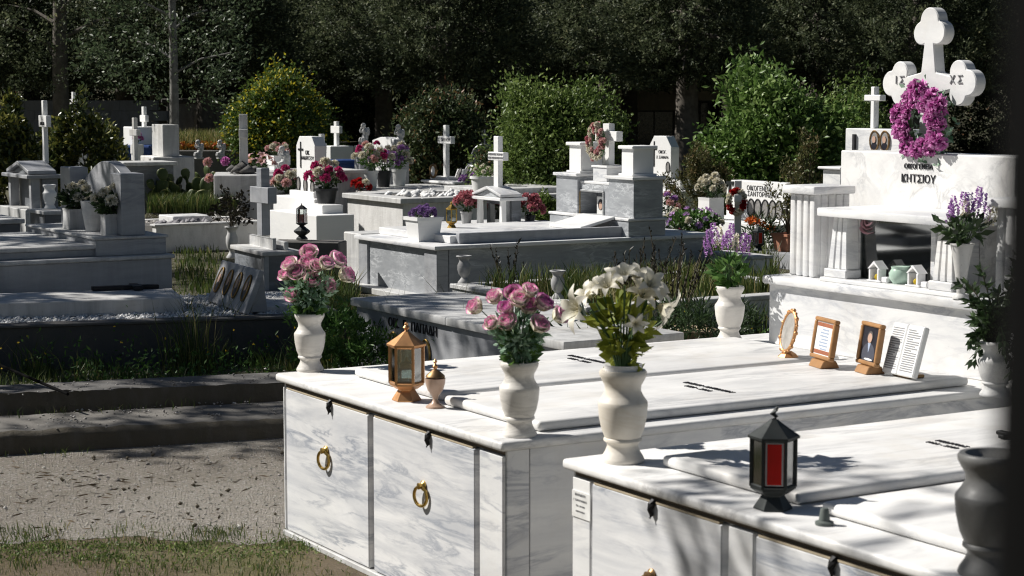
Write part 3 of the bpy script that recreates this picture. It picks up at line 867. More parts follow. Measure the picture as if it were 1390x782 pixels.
# dark flat cross lying on that slab
q = G(1392, 597, ZS)
t = thing('bronze_cross', 'dark metal cross lying flat on the vault cover slab', 'cross', q, TH)
MB().box(-.012, .012, -.11, .11, .001, .012, .003).build('upright', BLACKM, t)
MB().box(-.06, .06, .03, .054, .002, .0135, .003).build('crossbar', BLACKM, t)

# ---- monument at the head of the two-door tomb
MC = G(1043, 466, ZT)
mon = thing('grave_monument', 'white marble monument with glazed niche, fluted pilasters and trefoil cross', 'monument', MC, TH)
lm = lambda P: local(P, MC)
WM = -slide(MC, -VD, 1392)          # full width towards -y
Zl = hgt(MC, 384) - ZT              # top of base block (local z)
MB().box(0, .6, WM, 0, .0, Zl, .004).build('base_block', WHITE, mon)
MB().box(-.03, .6, WM, .012, Zl, Zl + .034, .008, 2).build('ledge', WHITE, mon)
z0 = Zl + .034
def ym(px, x, z=.5): return -slide(MC + UD * x + Vector((0, 0, z)), -VD, px)
# fluted pilaster, near end and far end
xp = .07
p_y1 = ym(1071, xp); p_y0 = ym(1106, xp)
zp = hgt(MC + UD * xp + VD * p_y1, 262) - ZT
def pilaster(y0, y1, x0, x1, zb, zt, par, nf=4, nm='pilaster'):
    mb = MB(); mb.box(x0 + .012, x1, y0 + .006, y1 - .006, zb, zt, .002)
    w = (y1 - y0) / nf
    for i in range(nf):
        mb.box(x0, x0 + .03, y0 + i * w + .005, y0 + (i + 1) * w - .005, zb + .001, zt - .001, .007, 2)
    n2 = max(2, int(round((x1 - x0 - .03) / w)))
    w2 = (x1 - x0 - .03) / n2
    for i in range(n2):
        mb.box(x0 + .034 + i * w2, x0 + .034 + (i + 1) * w2 - .008, y0, y0 + .02, zb + .001, zt - .001, .006, 2)
    o = mb.build(nm, WHITE, par)
    MB().box(x0 - .025, x1 + .01, y0 - .022, y1 + .022, zt, zt + .034, .008, 2).build('capital', WHITE, o)
    return o
pilaster(p_y0, p_y1, xp, xp + .19, z0, zp, mon)
py1 = ym(1350, xp); pilaster(py1 - .175, py1, xp, xp + .19, z0, zp, mon)
# niche
xn = .02
n_y1 = ym(1118, xn); n_y0 = ym(1308, xn)
zn = hgt(MC + UD * xn + VD * n_y1, 293) - ZT
MB().box(xn - .03, .34, n_y0, n_y1 + .01, zn, zn + .034, .006, 2).build('lintel', WHITE, mon)
MB().box(xn - .015, .34, n_y0 - .01, n_y1 + .005, z0, z0 + .018, .004).build('niche_sill', WHITE, mon)
zs = z0 + .018
def tapered(y0, y1, x0, x1, par):
    yc = (y0 + y1) / 2; w = (y1 - y0) / 2
    mb = MB(); n = 3
    for i in range(n):
        a0 = -w + 2 * w * i / n + .003; a1 = -w + 2 * w * (i + 1) / n - .003
        k = .68
        pts = [(x0, yc + a0, zs + .035), (x0 + .012, yc + a0 * k, zn), (x0 + .012, yc + a1 * k, zn), (x0, yc + a1, zs + .035)]
        mb.poly(pts, (.02, 0, 0), .003)
    mb.poly([(x0 + .012, yc - w * .97, zs + .035), (x0 + .02, yc - w * .66, zn), (x0 + .02, yc + w * .66, zn), (x0 + .012, yc + w * .97, zs + .035)], (x1 - x0 - .012, 0, 0), .003)
    o = mb.build('column', WHITE, par)
    MB().box(x0 - .012, x1 + .004, yc - w - .008, yc + w + .008, zs, zs + .035, .004).build('column_base', WHITE, o)
tapered(ym(1148, xn), ym(1121, xn), xn + .01, xn + .075, mon)
tapered(ym(1292, xn), ym(1263, xn), xn + .01, xn + .075, mon)
gx = xn + .085
g1 = ym(1166, gx); g0 = ym(1262, gx)
MB().box(gx, gx + .03, g1, g1 + .05, zs, zn, .003).build('niche_jamb', WHITE, mon)
MB().box(gx, .34, g1 + .055, g1 + .075, zs, zn, .003).build('niche_cheek', WHITE, mon)
MB().box(gx, .34, g0 - .03, g0 - .005, zs, zn, .003).build('niche_cheek', WHITE, mon)
MB().box(.325, .34, g0 - .005, g1 + .055, zs, zn, .0).build('niche_back', GREYD, mon)
MB().box(gx + .01, gx + .016, g0 - .003, g1 + .003, zs + .002, zn - .002, 0).build('glass_pane', NGLASS, mon)
# tall back slab
xb = .34
b_y1 = ym(1140, xb, .7); b_y0 = ym(1378, xb, .7)
zb = hgt(MC + UD * xb + VD * b_y1, 204) - ZT
MB().box(xb + .002, xb + .16, b_y0, b_y1, z0, zb, .005).build('back_slab', SLABW, mon)
yc = ym(1247, xb, .8)
text('ΚΗΤΣΙΟΥ', .045, (xb + .0005, yc, zb - .105), M_FRONT, INK, mon)
text('ΟΙΚΟΓΕΝΕΙΑ', .028, (xb + .0005, yc, zb - .055), M_FRONT, INK, mon)
# trefoil cross
xc = xb + .06
Pc = MC + UD * xc + VD * ym(1258, xc, .9)
ztop = hgt(Pc, 10) - ZT; zarm = hgt(Pc, 113) - ZT
ycx = ym(1258, xc, .9); half = abs(ym(1197, xc, 1.0) - ycx)
lr = .052
def trefoil(C, rot, sw, back):
    """outline of one three-lobed end around C, pointing along rot, from its right root to its left root"""
    cs = [((.043, 0), .047), ((-.043, 0), .047), ((0, .05), .052)]
    pts = []
    for i in range(61):
        f = R(-58 + 296 * i / 60); d = (math.cos(f), math.sin(f)); best = .03
        for c, r in cs:
            k = d[0] * c[0] + d[1] * c[1]; q = r * r - c[0] ** 2 - c[1] ** 2 + k * k
            if q > 0: best = max(best, k + math.sqrt(q))
        pts.append((d[0] * best, d[1] * best))
    pts = [(sw, -back)] + pts + [(-sw, -back)]
    c, s_ = math.cos(rot), math.sin(rot)
    return [(C[0] + x * c - z * s_, C[1] + x * s_ + z * c) for x, z in pts]
def trefoil_outline():
    sw = .043; a = half - .102
    pts = [(sw * 1.15, zb)]
    pts += trefoil((a, zarm), -math.pi / 2, sw, a - sw)
    pts += trefoil((0, ztop - .102), 0, sw, ztop - .102 - zarm - sw)
    pts += trefoil((-a, zarm), math.pi / 2, sw, a - sw)
    pts.append((-sw * 1.15, zb))
    q = [pts[0]]
    for p in pts[1:]:
        if (p[0] - q[-1][0]) ** 2 + (p[1] - q[-1][1]) ** 2 > 1e-7: q.append(p)
    return q
out = trefoil_outline()
crs = MB().poly([(xc, ycx + s, z) for s, z in out], (.055, 0, 0), .004).build('cross', WHITE, mon)
for s in (-1, 1):
    text(('Ι Σ', 'Χ Σ')[s > 0], .045, (xc - .002, ycx - s * half * .6, zarm + .012), M_FRONT, GREYINK, crs)
text('ΝΙ ΚΑ', .03, (xc - .002, ycx, zarm - .06), M_FRONT, GREYINK, crs)

# magenta wreath hung on the cross
Wc = MC + UD * (xc - .05) + VD * ym(1256, xc - .05, .95); Wc.z = hgt(Wc, 167)
wr = thing('flower_wreath', 'magenta artificial flower wreath hanging on the trefoil cross', 'wreath', Wc, TH)
MB().torus((0, 0, 0), .1, .02, Matrix.Rotation(math.pi / 2, 4, 'Y') @ Matrix.Diagonal((1.15, 1, 1, 1)), 24, 8).build('ring', STEM, wr)
for i in range(22):
    a = 2 * math.pi * i / 11 + (.28 if i > 10 else 0)
    r = (.11 if i > 10 else .084) + rng.uniform(-.012, .012)
    o = link('blossom', bloom('ruffle', P_MAG, i), wr, (-.025 + rng.uniform(-.014, .014), r * 1.12 * math.cos(a), r * 1.12 * math.sin(a)), None, .043 * rng.uniform(.75, 1.2))
    orient(o, (-1, .6 * math.cos(a), .6 * math.sin(a)))
n = 260; a = nr.uniform(0, 6.28, n); r = .105 + nr.normal(0, .022, n)
Pp = np.stack([nr.uniform(-.03, .03, n), r * 1.0 * np.cos(a), r * 1.2 * np.sin(a)], 1)
V, T, g = leaves(Pp, sph(n), .035, .018, nr.uniform(0, 1, n)); link('foliage', big_mesh('foliage', V, T, L_DUSTY, g), wr)

# things on the ledge
def on_ledge(px, x, py=None):
    P = MC + UD * x + VD * ym(px, x); return P + Vector((0, 0, zs + .001))
def little_house(label, P):
    t = thing('shrine_ornament', label, 'ornament', P, TH)
    mb = MB()
    for y in (-.028, .02): mb.box(-.01, .03, y, y + .012, 0, .05, .002)
    mb.box(-.015, .04, -.04, .04, 0, .006, .002)
    mb.build('walls', PLASTICW, t)
    MB().poly([(-.012, -.036, .05), (-.012, 0, .082), (-.012, .036, .05), (-.012, .027, .05), (-.012, 0, .07), (-.012, -.027, .05)], (.045, 0, 0)).build('roof', PLASTICW, t)
    MB().box(-.01, .03, -.075, -.04, 0, .022, .004).build('tray', PLASTICW, t)
    MB().ball((.005, 0, .018), .009, sz=1.3, seg=8).build('candle', P_YEL, t)
    return t
little_house('small white house-shaped ornament under the pink rose', on_ledge(1190, .055))
little_house('small white house-shaped ornament beside the jade jar', on_ledge(1243, .055))
o = MB().lathe([(0, 0), (.028, 0), (.042, .018), (.044, .04), (.034, .056), (.036, .066), (.03, .066), (0, .05)], seg=24).build('jade_jar', JADE); o.location = on_ledge(1223, .085)
tag(o, 'pale green ceramic jar in the glazed niche', 'jar')
t = thing('oil_bottle', 'plastic oil bottle with orange cap between pilaster and niche', 'bottle', on_ledge(1117, .17), 0)
MB().lathe([(0, 0), (.03, 0), (.032, .01), (.032, .15), (.014, .175), (.014, .185), (0, .185)], seg=18).build('bottle_body', OIL, t)
MB().lathe([(0, .185), (.018, .185), (.018, .205), (0, .205)], seg=14).build('cap', ORANGEP, t)
rp = on_ledge(1187, .16)
t = thing('artificial_rose', 'pale pink artificial rose standing inside the glazed niche', 'flower', rp, 0)
MB().tube([(0, 0, 0), (.01, 0, .1), (0, -.01, .2)], .004, 6).build('stem', STEM, t)
o = link('blossom', bloom('rose', P_PINK, 0), t, (0, -.01, .215), None, .05); orient(o, (-.7, -.6, .4))
# ---- framed things leaning before the monument
def photo_frame(label, pb, pt, w, kind):
    P = G(pb[0], pb[1], ZS + .001)
    t = thing('photo_frame', label, 'picture frame', P, TH + R(-14))
    h = hgt(P, pt) - P.z
    tl = Matrix.Translation((0, 0, .028)) @ Matrix.Rotation(R(9), 4, 'Y')
    b = .015; h -= .028
    mb = MB()
    mb.box(-.012, .012, -w / 2, w / 2, 0, b, .004, M=tl); mb.box(-.012, .012, -w / 2, w / 2, h - b, h, .004, M=tl)
    for s in (-1, 1): mb.box(-.0115, .0115, s * w / 2 - (b if s > 0 else 0), s * w / 2 + (b if s < 0 else 0), b, h - b, .003, M=tl)
    mb.build('frame', WOOD, t)
    MB().poly([(-.03, -w * .3, 0), (.05, -w * .3, 0), (.035, -w * .3, .027), (-.016, -w * .3, .027)], (0, w * .6, 0), .002).build('stand', WOOD, t)
    pic = MB().box(-.004, .008, -w / 2 + b, w / 2 - b, b, h - b, 0, M=tl).build('picture', PAPER if kind == 'text' else SUIT, t)
    iw = w - 2 * b
    if kind == 'text':
        for z_ in (h - b - .018, b + .004):
            MB().box(-.0048, -.0042, -iw / 2 + .004, iw / 2 - .004, z_, z_ + .014, 0, M=tl).build('red_band', REDPAPER, pic)
        mb = MB()
        for i in range(7): mb.box(-.0048, -.0042, -iw * .24, iw * .24 * (1 if i % 3 else .6), h * .7 - i * .012, h * .7 - i * .012 + .005, 0, M=tl)
        mb.build('text_lines', PALEBLUE, pic)
    else:
        def ov(cy, cz, a, c, x): return [tl @ Vector((x, cy + a * math.cos(6.2832 * i / 20), cz + c * math.sin(6.2832 * i / 20))) for i in range(20)]
        of = tl.to_3x3() @ Vector((-.0006, 0, 0))
        MB().poly(ov(0, h * .26, iw * .4, h * .26, -.0042), of).build('suit', plain('suit_blue', (.06, .065, .09), .6), pic)
        MB().poly([tl @ Vector((-.005, y_, z_)) for y_, z_ in ((-iw * .09, h * .52), (0, h * .3), (iw * .09, h * .52))], of).build('shirt', PALEBLUE, pic)
        MB().poly(ov(.0, h * .68, iw * .165, h * .12, -.0052), of).build('hair', plain('grey_hair', (.1, .09, .085), .7), pic)
        MB().poly(ov(0, h * .635, iw * .135, h * .115, -.0062), of).build('face', SKIN, pic)
        MB().poly(ov(-iw * .08, h * .14, iw * .26, h * .025, -.0062), of).build('papers', PAPER, pic)
    return t
photo_frame('wooden frame with a printed page, beside the oval frame', (1115, 498), 432, .165, 'text')
photo_frame('wooden frame with a portrait of a man in dark suit', (1177, 506), 438, .15, 'man')
P = G(1070, 484, ZS + .001); h = hgt(P, 423) - P.z
t = thing('oval_frame', 'oval copper leaf frame on a stand, turned aside', 'picture frame', P, TH + R(-14))
tl = Matrix.Translation((0, 0, h * .56)) @ Matrix.Rotation(R(12), 4, 'Y')
orot = tl @ Matrix(((0, 0, 1, 0), (1, 0, 0, 0), (0, 1, 0, 0), (0, 0, 0, 1)))
mb = MB()
mb.tube([orot @ Vector((.058 * math.cos(a), .078 * math.sin(a), 0)) for a in [2 * math.pi * i / 28 for i in range(29)]], .007, 8, True, False)
for i in range(18):
    a = 2 * math.pi * i / 18; mb.ball(orot @ Vector((.064 * math.cos(a), .084 * math.sin(a), 0)), .0085 if i % 2 else .006, seg=8)
mb.build('frame', COPPER, t)
MB().poly([orot @ Vector((.057 * math.cos(2 * math.pi * i / 24), .077 * math.sin(2 * math.pi * i / 24), -.002)) for i in range(24)], orot.to_3x3() @ Vector((0, 0, .004))).build('faded_plate', plain('faded_photo', (.45, .43, .4), .4, var=.45, sc=30), t)
MB().lathe([(0, 0), (.042, 0), (.03, .012), (.012, .022), (0, .024)], seg=8, smooth=False).build('stand', COPPER, t)
# open marble book
P = G(1222, 512, ZS + .001); h = .185
t = thing('marble_book', 'open white marble book with engraved text leaning on a support', 'marble book', P, TH + R(-6))
tl = Matrix.Translation((0, 0, .005)) @ Matrix.Rotation(R(16), 4, 'Y')
mb = MB(); mb.box(-.02, .006, -.09, .0, 0, h, .004, M=tl @ Matrix.Rotation(R(2), 4, 'Z')); mb.box(-.0205, .0065, 0, .09, 0, h, .004, M=tl @ Matrix.Rotation(R(-2), 4, 'Z')); mb.build('pages', CHALK, t)
mb = MB()
for s in (-1, 1):
    for i in range(19):
        w0 = .068 if rng.random() < .7 else rng.uniform(.03, .068)
        y0 = -.079 if s < 0 else .011
        mb.box(-.0215, -.0203, y0 + .068 - w0, y0 + .068, h - .02 - i * .0082, h - .0165 - i * .0082, 0, M=tl @ Matrix.Rotation(R(-2 * s), 4, 'Z'))
mb.build('text_lines', GREYINK, t)
MB().box(.0, .07, -.05, .05, 0, .012, .003).build('support', BRONZE, t)

# ---- lanterns, cup, cap on the near slabs
lantern('copper six-sided lantern with clear panes beside the small goblet', G(552, 543, ZT + .001), hgt(G(552, 543, ZT), 437) - ZT, COPPER, rz=R(-4))
P = G(591, 553, ZT + .001); h = hgt(P, 487) - P.z
t = thing('incense_cup', 'small pinkish incense goblet with a lifted lid', 'goblet', P, 0)
MB().lathe([(r * h, z * h) for r, z in [(0, 0), (.2, 0), (.19, .03), (.08, .1), (.05, .17), (.07, .24), (.16, .36), (.2, .5), (.21, .6), (.19, .6), (.12, .4), (0, .38)]], seg=28).build('bowl', plain('rose_ceramic', (.5, .34, .25), .3), t)
MB().lathe([(r * h, z * h) for r, z in [(0, .63), (.2, .63), (.19, .66), (.1, .74), (.05, .78), (0, .78)]], seg=24).build('lid', BRONZE, t)
MB().lathe([(r * h, z * h) for r, z in [(0, .77), (.03, .78), (.055, .85), (.02, .9), (.045, .95), (0, 1)]], seg=10).build('knob', COPPER, t)
MB().tube([(.17 * h, 0, .6 * h), (.17 * h, 0, .64 * h)], .004, 6).build('hinge', BRONZE, t)
lantern('dark metal lantern with a red pane on the vault edge', G(1049, 690, ZT + .001), hgt(G(1049, 690, ZT), 552) - ZT, DARKMET, 'red', rz=R(-5))
P = G(1119, 712, ZT + .001); s = P.y / FPX
o = MB().lathe([(0, 0), (13 * s, 0), (13 * s, 4 * s), (8 * s, 6 * s), (6 * s, 21 * s), (5 * s, 23 * s), (0, 23 * s)], seg=20).build('rubber_plug', plain('grey_rubber', (.12, .14, .13), .6)); o.location = P
tag(o, 'small grey conical plug beside the red lantern', 'plug')

# ---- vases and their flowers
def vase_at(label, px, pyb, pyt, mat=None, zt=ZT, **kw):
    P = G(px, pyb, zt + .0005); h = hgt(P, pyt) - P.z
    vase(label, P, h, mat, **kw)
    return P + Vector((0, 0, h * .97)), h
def pxblooms(P, pts, kind, mats, rad, dj=.05, face=None):
    out = []
    for i, (x, y) in enumerate(pts):
        Y = P.y + rng.uniform(-1.9 * dj, .35 * dj)
        q = Q(x, y, Y) - P
        m = mats[i % len(mats)] if isinstance(mats, list) else mats
        d = Vector((q.x * 1.2, -.06 - abs(rng.gauss(0, .05)), .05 + max(0, q.z) * .35)) if not face else Vector(face)
        out.append((tuple(q), kind, m, rad * rng.uniform(.88, 1.1), tuple(d)))
    return out
M1, h1 = vase_at('cream marble vase of pink roses on the far corner of the ring-door tomb', 421, 503, 424)
bouquet('pale pink artificial roses in the vase on the tomb corner', M1,
        pxblooms(M1, [(420, 346), (417, 360), (429, 364), (455, 355), (467, 375), (424, 383), (445, 390), (400, 402), (396, 362), (390, 374), (441, 360), (405, 372)], 'rose', P_ROSE, .033) ,
        L_DUSTY, 620, .03, .1, .155, 'rose_bouquet', 'bouquet', 'rose', (L_GREEN, 120, .045, (.0, .13)))
M2, h2 = vase_at('cream marble vase of mauve roses on the near corner of the ring-door tomb', 705, 591, 489)
bouquet('mauve and pink artificial roses with grey-green leaves', M2,
        pxblooms(M2, [(648, 418), (674, 406), (697, 400), (719, 397), (688, 421), (669, 440), (690, 441), (716, 419), (730, 443), (736, 414), (757, 430), (706, 410)], 'rose', [P_ROSE, P_ROSE, P_MAUVE, P_ROSE, P_MAUVE], .029),
        L_DUSTY, 640, .028, .095, .165, 'rose_bouquet', 'bouquet', 'rose', (L_GREEN, 120, .045, (-.005, .11)))
M3, h3 = vase_at('taller stained marble vase of white lilies, split down its side', 845, 626, 500, marble('stained_vase_marble', (.76, .72, .65), (.6, .52, .4), .4, 4, stain=.5, rough=.4))
cupo = MB().lathe([(0, -.01), (.05, -.01), (.055, .02), (.05, .02), (0, .0)], seg=24).build('vase_liner', PLASTICW); cupo.location = M3
tag(cupo, 'white plastic liner in the mouth of the lily vase', 'vase liner')
bl = pxblooms(M3, [(789, 420), (814, 394), (836, 383), (862, 380), (880, 390), (893, 415), (862, 440), (826, 392), (848, 378), (802, 404), (870, 404), (886, 402)], 'lily', P_WHITE, .052, .08)
bl[0] = (bl[0][0], 'lily', P_WHITE, .066, (-.9, -.6, .15)); bl[5] = (bl[5][0], 'lily', P_WHITE, .072, (.9, -.25, -.5)); bl[6] = (bl[6][0], 'lily', P_WHITE, .034, (.2, -1, .1))
bouquet('white artificial lilies with yellow-green leaves', M3, bl, L_LIME, 120, .05, .085, .22, 'lily_bouquet', 'bouquet', 'lily', (L_LIME, 52, .06, (.0, .2)))
M4, h4 = vase_at('cream marble vase of lilac on the tomb beside the monument', 990, 463, 387)
sp_ = []
for x, y, m in [(966, 328, P_LILAC), (972, 320, P_LILAC), (988, 325, P_LILAC), (992, 318, P_LILAC), (1006, 333, P_LILAC), (978, 324, P_WHITE), (998, 330, P_WHITE), (962, 338, P_LILAC), (1012, 336, P_LILAC), (984, 330, P_LILAC)]:
    q = Q(x, y, M4.y + rng.uniform(-.05, .05)) - M4
    sp_.append((tuple(q - Vector((0, 0, .02))), 'spike', m, .04 * rng.uniform(.8, 1.1), (q.x * 1.5, rng.uniform(-.3, .1), .5)))
bouquet('lilac and white flower spikes above bright leaves', M4, sp_, L_GREEN, 110, .055, .07, .12, 'lilac_bouquet', 'bouquet', 'spray')
# the big vases near the edge of the picture
P6 = G(1350, 537, ZT + .0005)
vase('white marble vase of a drooping dark plant beside the monument', P6, hgt(P6, 462) - ZT, OLDW, wide=1.15)
t = thing('leafy_plant', 'dark green long-leaved plant drooping over its white vase', 'plant', P6 + Vector((0, 0, .19)), 0)
mb = MB(); LV = []
for i in range(36):
    a = rng.uniform(0, 6.28); L = rng.uniform(.14, .28)
    p = [(0, 0, -.03)]
    up = rng.uniform(.4, 1.5)
    for k in range(1, 7):
        s = k / 6
        p.append((math.cos(a) * L * .55 * s ** 1.2, math.sin(a) * L * .5 * s ** 1.2, L * (up * s - (.95 if i % 3 == 0 else .25) * s * s)))
    mb.tube(p, [.004, .0035, .003, .003, .002, .002, .001], 5)
    for k in range(1, 7):
        for _ in range(9):
            s = rng.uniform(0, 1); b0, b1 = Vector(p[k - 1]), Vector(p[k])
            LV.append((b0.lerp(b1, s), (b1 - b0).normalized() + Vector((rng.gauss(0, .7), rng.gauss(0, .7), rng.gauss(-.2, .5)))))
mb.build('stems', TWIG, t)
V, T, g = leaves(np.array([tuple(a) for a, b in LV]), np.array([tuple(b) for a, b in LV]), nr.uniform(.025, .05, len(LV)), .016, nr.uniform(0, .8, len(LV)), .15)
link('foliage', big_mesh('foliage', V, T, L_DEEP, g), t)
Ps = on_ledge(1306, .0); Ps.z = MC.z + z0 + .002
vase('slim white vase of purple flowers on the monument ledge', Ps, hgt(Ps, 330) - Ps.z, OLDW, [(0, 0), (.2, 0), (.2, .03), (.1, .1), (.12, .3), (.2, .7), (.27, .96), (.3, .97), (.3, 1), (.22, 1), (0, .8)], .75)
Mp = Ps + Vector((0, 0, hgt(Ps, 330) - Ps.z))
sp_ = []
for x, y, m in [(1296, 290, P_LILAC), (1306, 284, P_LILAC), (1316, 286, P_PURP), (1326, 278, P_LILAC), (1332, 284, P_PURP), (1338, 296, P_LILAC), (1290, 298, P_LILAC), (1322, 292, P_LILAC), (1344, 302, P_WHITE), (1310, 294, P_WHITE)]:
    q = Q(x, y, Mp.y + rng.uniform(-.05, .05)) - Mp
    sp_.append((tuple(q), 'spike', m, .036, (q.x, rng.uniform(-.3, .1), .5)))
bouquet('purple statice flowers with dark leaves above the ledge', Mp, sp_, L_DEEP, 130, .048, .1, .1, 'statice_bouquet', 'bouquet', 'spray')
P5 = G(1343, 779, ZT + .0005)
vase('empty grey marble vase at the vault corner', P5, hgt(P5, 613) - ZT, plain('grey_vase_stone', (.2, .2, .195), .5, var=.3), wide=1.08)
# ---------------------------------------------------------------- middle rows; each grave: origin at its far-left front corner on the ground, y runs 0 .. -W towards the viewer's right
def grave(name, label, cat, px, py, z, th=TH, group=None):
    P = G(px, py, z); loc = ground(P)
    return thing(name, label, cat, loc, th, group), loc
def W_(loc, z, px, th=TH, x=0.0):       # local y of column px on the plane x
    u, v = dirs(th)
    return -slide(Vector((loc.x, loc.y, z)) + u * x, -v, px)
def X_(loc, z, px, th=TH, y=0.0):       # local x of column px along y
    u, v = dirs(th)
    return slide(Vector((loc.x, loc.y, z)) + v * y, u, px)
def wp(loc, x, y, z, th=TH):
    u, v = dirs(th); return Vector((loc.x, loc.y, 0)) + u * x + v * y + Vector((0, 0, z))

# -- low sarcophagus with two oval portraits, behind the lantern
tD, lD = grave('low_tomb', 'low marble tomb lettered under its shaded slab with two oval portraits', 'tomb', 475, 404, .42)
wD = W_(lD, .42, 765)
MB().box(.03, .72, wD, -.03, 0, .37, .004).build('body', MIDG, tD)
mb = MB(); yj = W_(lD, .4, 604)
mb.box(0, .75, yj + .002, 0, .372, .42, .008, 2); mb.box(0, .75, wD, yj - .002, .3725, .4195, .008, 2); mb.build('top_slab', OLDW, tD)
text('ΟΙΚ.  Γ.  ΠΑΠΑΔΗ', .075, (.028, W_(lD, .33, 560, x=.03), .315), M_FRONT, INK, tD, ext=.004)
for px in (535, 579): portrait(tD, (.029, W_(lD, .2, px, x=.03), .175), .1, .17, GOLD, face=False)

# -- planted kerb between, with two small grey urns
tK, lK = grave('kerb_grave', 'planted kerb grave with grey urns on its two front corners', 'grave', 614, 385, .31)
wK = W_(lK, .31, 797)
for i, a in enumerate(((0, .13, wK, 0), (.13, 2.1, wK, wK + .12), (.13, 2.1, -.12, 0), (2.1, 2.22, wK, 0))):
    MB().box(*a, 0, .275, .004).build('kerb_wall', OLDW if i else PLASTER, tK)
    MB().box(a[0] - .015, a[1] + .01, a[2] - .015 + .002 * i, a[3] + .015 - .002 * i, .2765, .31 - .0015 * i, .005).build('kerb_cap', OLDW, tK)
MB().box(.135, 2.09, wK + .125, -.125, .0, .26, 0).build('soil_fill', SOIL, tK)
MB().box(-.03, .16, wK - .03, wK + .2, 0, .29, .01).build('corner_block', CONC, tK)
GURN = plain('grey_urn_stone', (.4, .4, .4), .6, var=.35)
for (px, pyb, pyt), lb in (((630, 384, 347), 'grey stone urn on the kerb corner beside the big grey tomb'), ((757, 405, 367), 'grey stone urn on the kerb, with weeds behind')):
    P = G(px, pyb, .3105); vase(lb, P, hgt(P, pyt) - P.z, GURN, URN, 1.05, 'stone_urn', 'urn')

# -- big grey marble tomb with the monument
tE, lE = grave('family_tomb', 'large grey marble tomb with white corner posts below the wreathed monument', 'tomb', 484, 319, .46)
wE = W_(lE, .46, 592); LE = 2.75
MB().box(.03, LE, wE + .03, -.03, 0, .425, .002).build('body', GREY, tE)
for y0, y1 in ((W_(lE, .2, 497), -.012), (wE + .012, W_(lE, .2, 574))):
    MB().box(.012, .12, y0, y1, .03, .4245, .004).build('corner_post', MIDG, tE)
MB().box(.125, .3, wE + .014, wE + .03, .03, .4245, .002).build('side_panel', MIDG, tE)
MB().box(-.02, LE, wE - .015, .015, .4265, .46, .007, 2).build('top_slab', WHITE, tE)
MB().box(-.12, LE, wE - .05, .12, 0, .05, .004).build('base_step', OLDW, tE)
lidx = X_(lE, .5, 622, y=wE + .12)
MB().box(lidx, 1.92, wE + .1, wE + .16, .462, .545, .004).build('lid_kerb', MIDG, tE)
MB().box(lidx - .05, 1.92, wE + .162, .012, .4615, .52, .004).build('lid', WHITE, tE)
MB().poly([(1.5, wE + .2, .521), (1.5, wE + .7, .521), (1.85, wE + .7, .6), (1.85, wE + .2, .6)], (0, 0, .025), .004).build('book_slab', WHITE, tE)
# monument on it
xF = X_(lE, .5, 860, y=wE)
tF = thing('grave_monument', 'grey marble monument with photo niche, two short pillars and a wreathed cross', 'monument', wp(lE, xF, wE, .4605), TH)
lF = wp(lE, xF, wE, 0)
def yF(px, x=0.0, z=.8): return -slide(Vector((lF.x, lF.y, z)) + UD * x, -VD, px)
zF = lambda py, x=0, y=0: hgt(wp(lF, x, y, 0), py) - .4605
wF = yF(755)
xw = X_(lF, .8, 900) 
MB().box(-.05, xw + .03, 0, wF + .03, 0, .13, .004).build('plinth', GREY, tF)
MB().box(-.06, xw + .04, -.012, wF + .04, .1315, .155, .005).build('plinth_cap', WHITE, tF)
y1, y2 = yF(784), yF(826)
zt = zF(245)
for i, (a, b2, nm) in enumerate(((0, y2, 'tower'), (y1, wF, 'tower'))):
    o = MB().box(0, xw, a, b2, .156, zt, .003).build(nm, GREY, tF)
    MB().box(-.025, xw + .02, a - .02, b2 + .02, zt + .001, zt + .028, .004).build('tower_cap', WHITE, o)
zm = zF(252, 0, y2)
wy0, wy1 = yF(819, .03), yF(788, .03)
wz0, wz1 = zF(292, 0, (wy0 + wy1) / 2), zF(261, 0, (wy0 + wy1) / 2)
mb = MB()
mb.box(.03, xw, y2 + .003, wy0, .156, zm, .002); mb.box(.03, xw, wy1, y1 - .003, .156, zm, .002)
mb.box(.03, xw, wy0 + .001, wy1 - .001, .156, wz0, .0); mb.box(.03, xw, wy0 + .001, wy1 - .001, wz1, zm - .001, .0)
mb.build('middle_body', GREY, tF)
MB().box(.2, .22, wy0, wy1, wz0, wz1, 0).build('niche_back', GREYD, tF)
mb = MB(); b = .018
mb.box(.018, .04, wy0 - b, wy1 + b, wz0 - b, wz0, .003); mb.box(.018, .04, wy0 - b, wy1 + b, wz1, wz1 + b, .003)
mb.box(.019, .039, wy0 - b, wy0, wz0, wz1, .002); mb.build('niche_frame', STEEL, tF)
MB().box(.019, .039, wy1, wy1 + b, wz0, wz1, .002).build('gilt_strip', BRASS, tF)
p = MB().box(.1, .11, (wy0 * .6 + wy1 * .4) - .06, (wy0 * .6 + wy1 * .4) + .06, wz0 + .005, wz0 + .16, 0).build('photo', PAPER, tF)
pc = wy0 * .6 + wy1 * .4
MB().poly([(.0995, pc + .042 * math.cos(6.283 * i / 16), wz0 + .09 + .05 * math.sin(6.283 * i / 16)) for i in range(16)], (-.001, 0, 0)).build('hair', SUIT, p)
MB().poly([(.098, pc + .025 * math.cos(6.283 * i / 16), wz0 + .08 + .034 * math.sin(6.283 * i / 16)) for i in range(16)], (-.001, 0, 0)).build('face', SKIN, p)
MB().box(.025, xw, y2 + .004, y1 - .004, zm + .001, zm + .025, .004).build('middle_cap', WHITE, tF)
yc0, yc1 = yF(825, .06), yF(806, .06)
zpl = zF(229, 0, y2)
MB().box(.05, .05 + .22, yc0, yc1, zm + .026, zpl, .004).build('cross_plinth', WHITE, tF)
MB().box(.04, .28, yc0 - .015, yc1 + .015, zpl + .001, zpl + .02, .003).build('cross_plinth_cap', WHITE, tF)
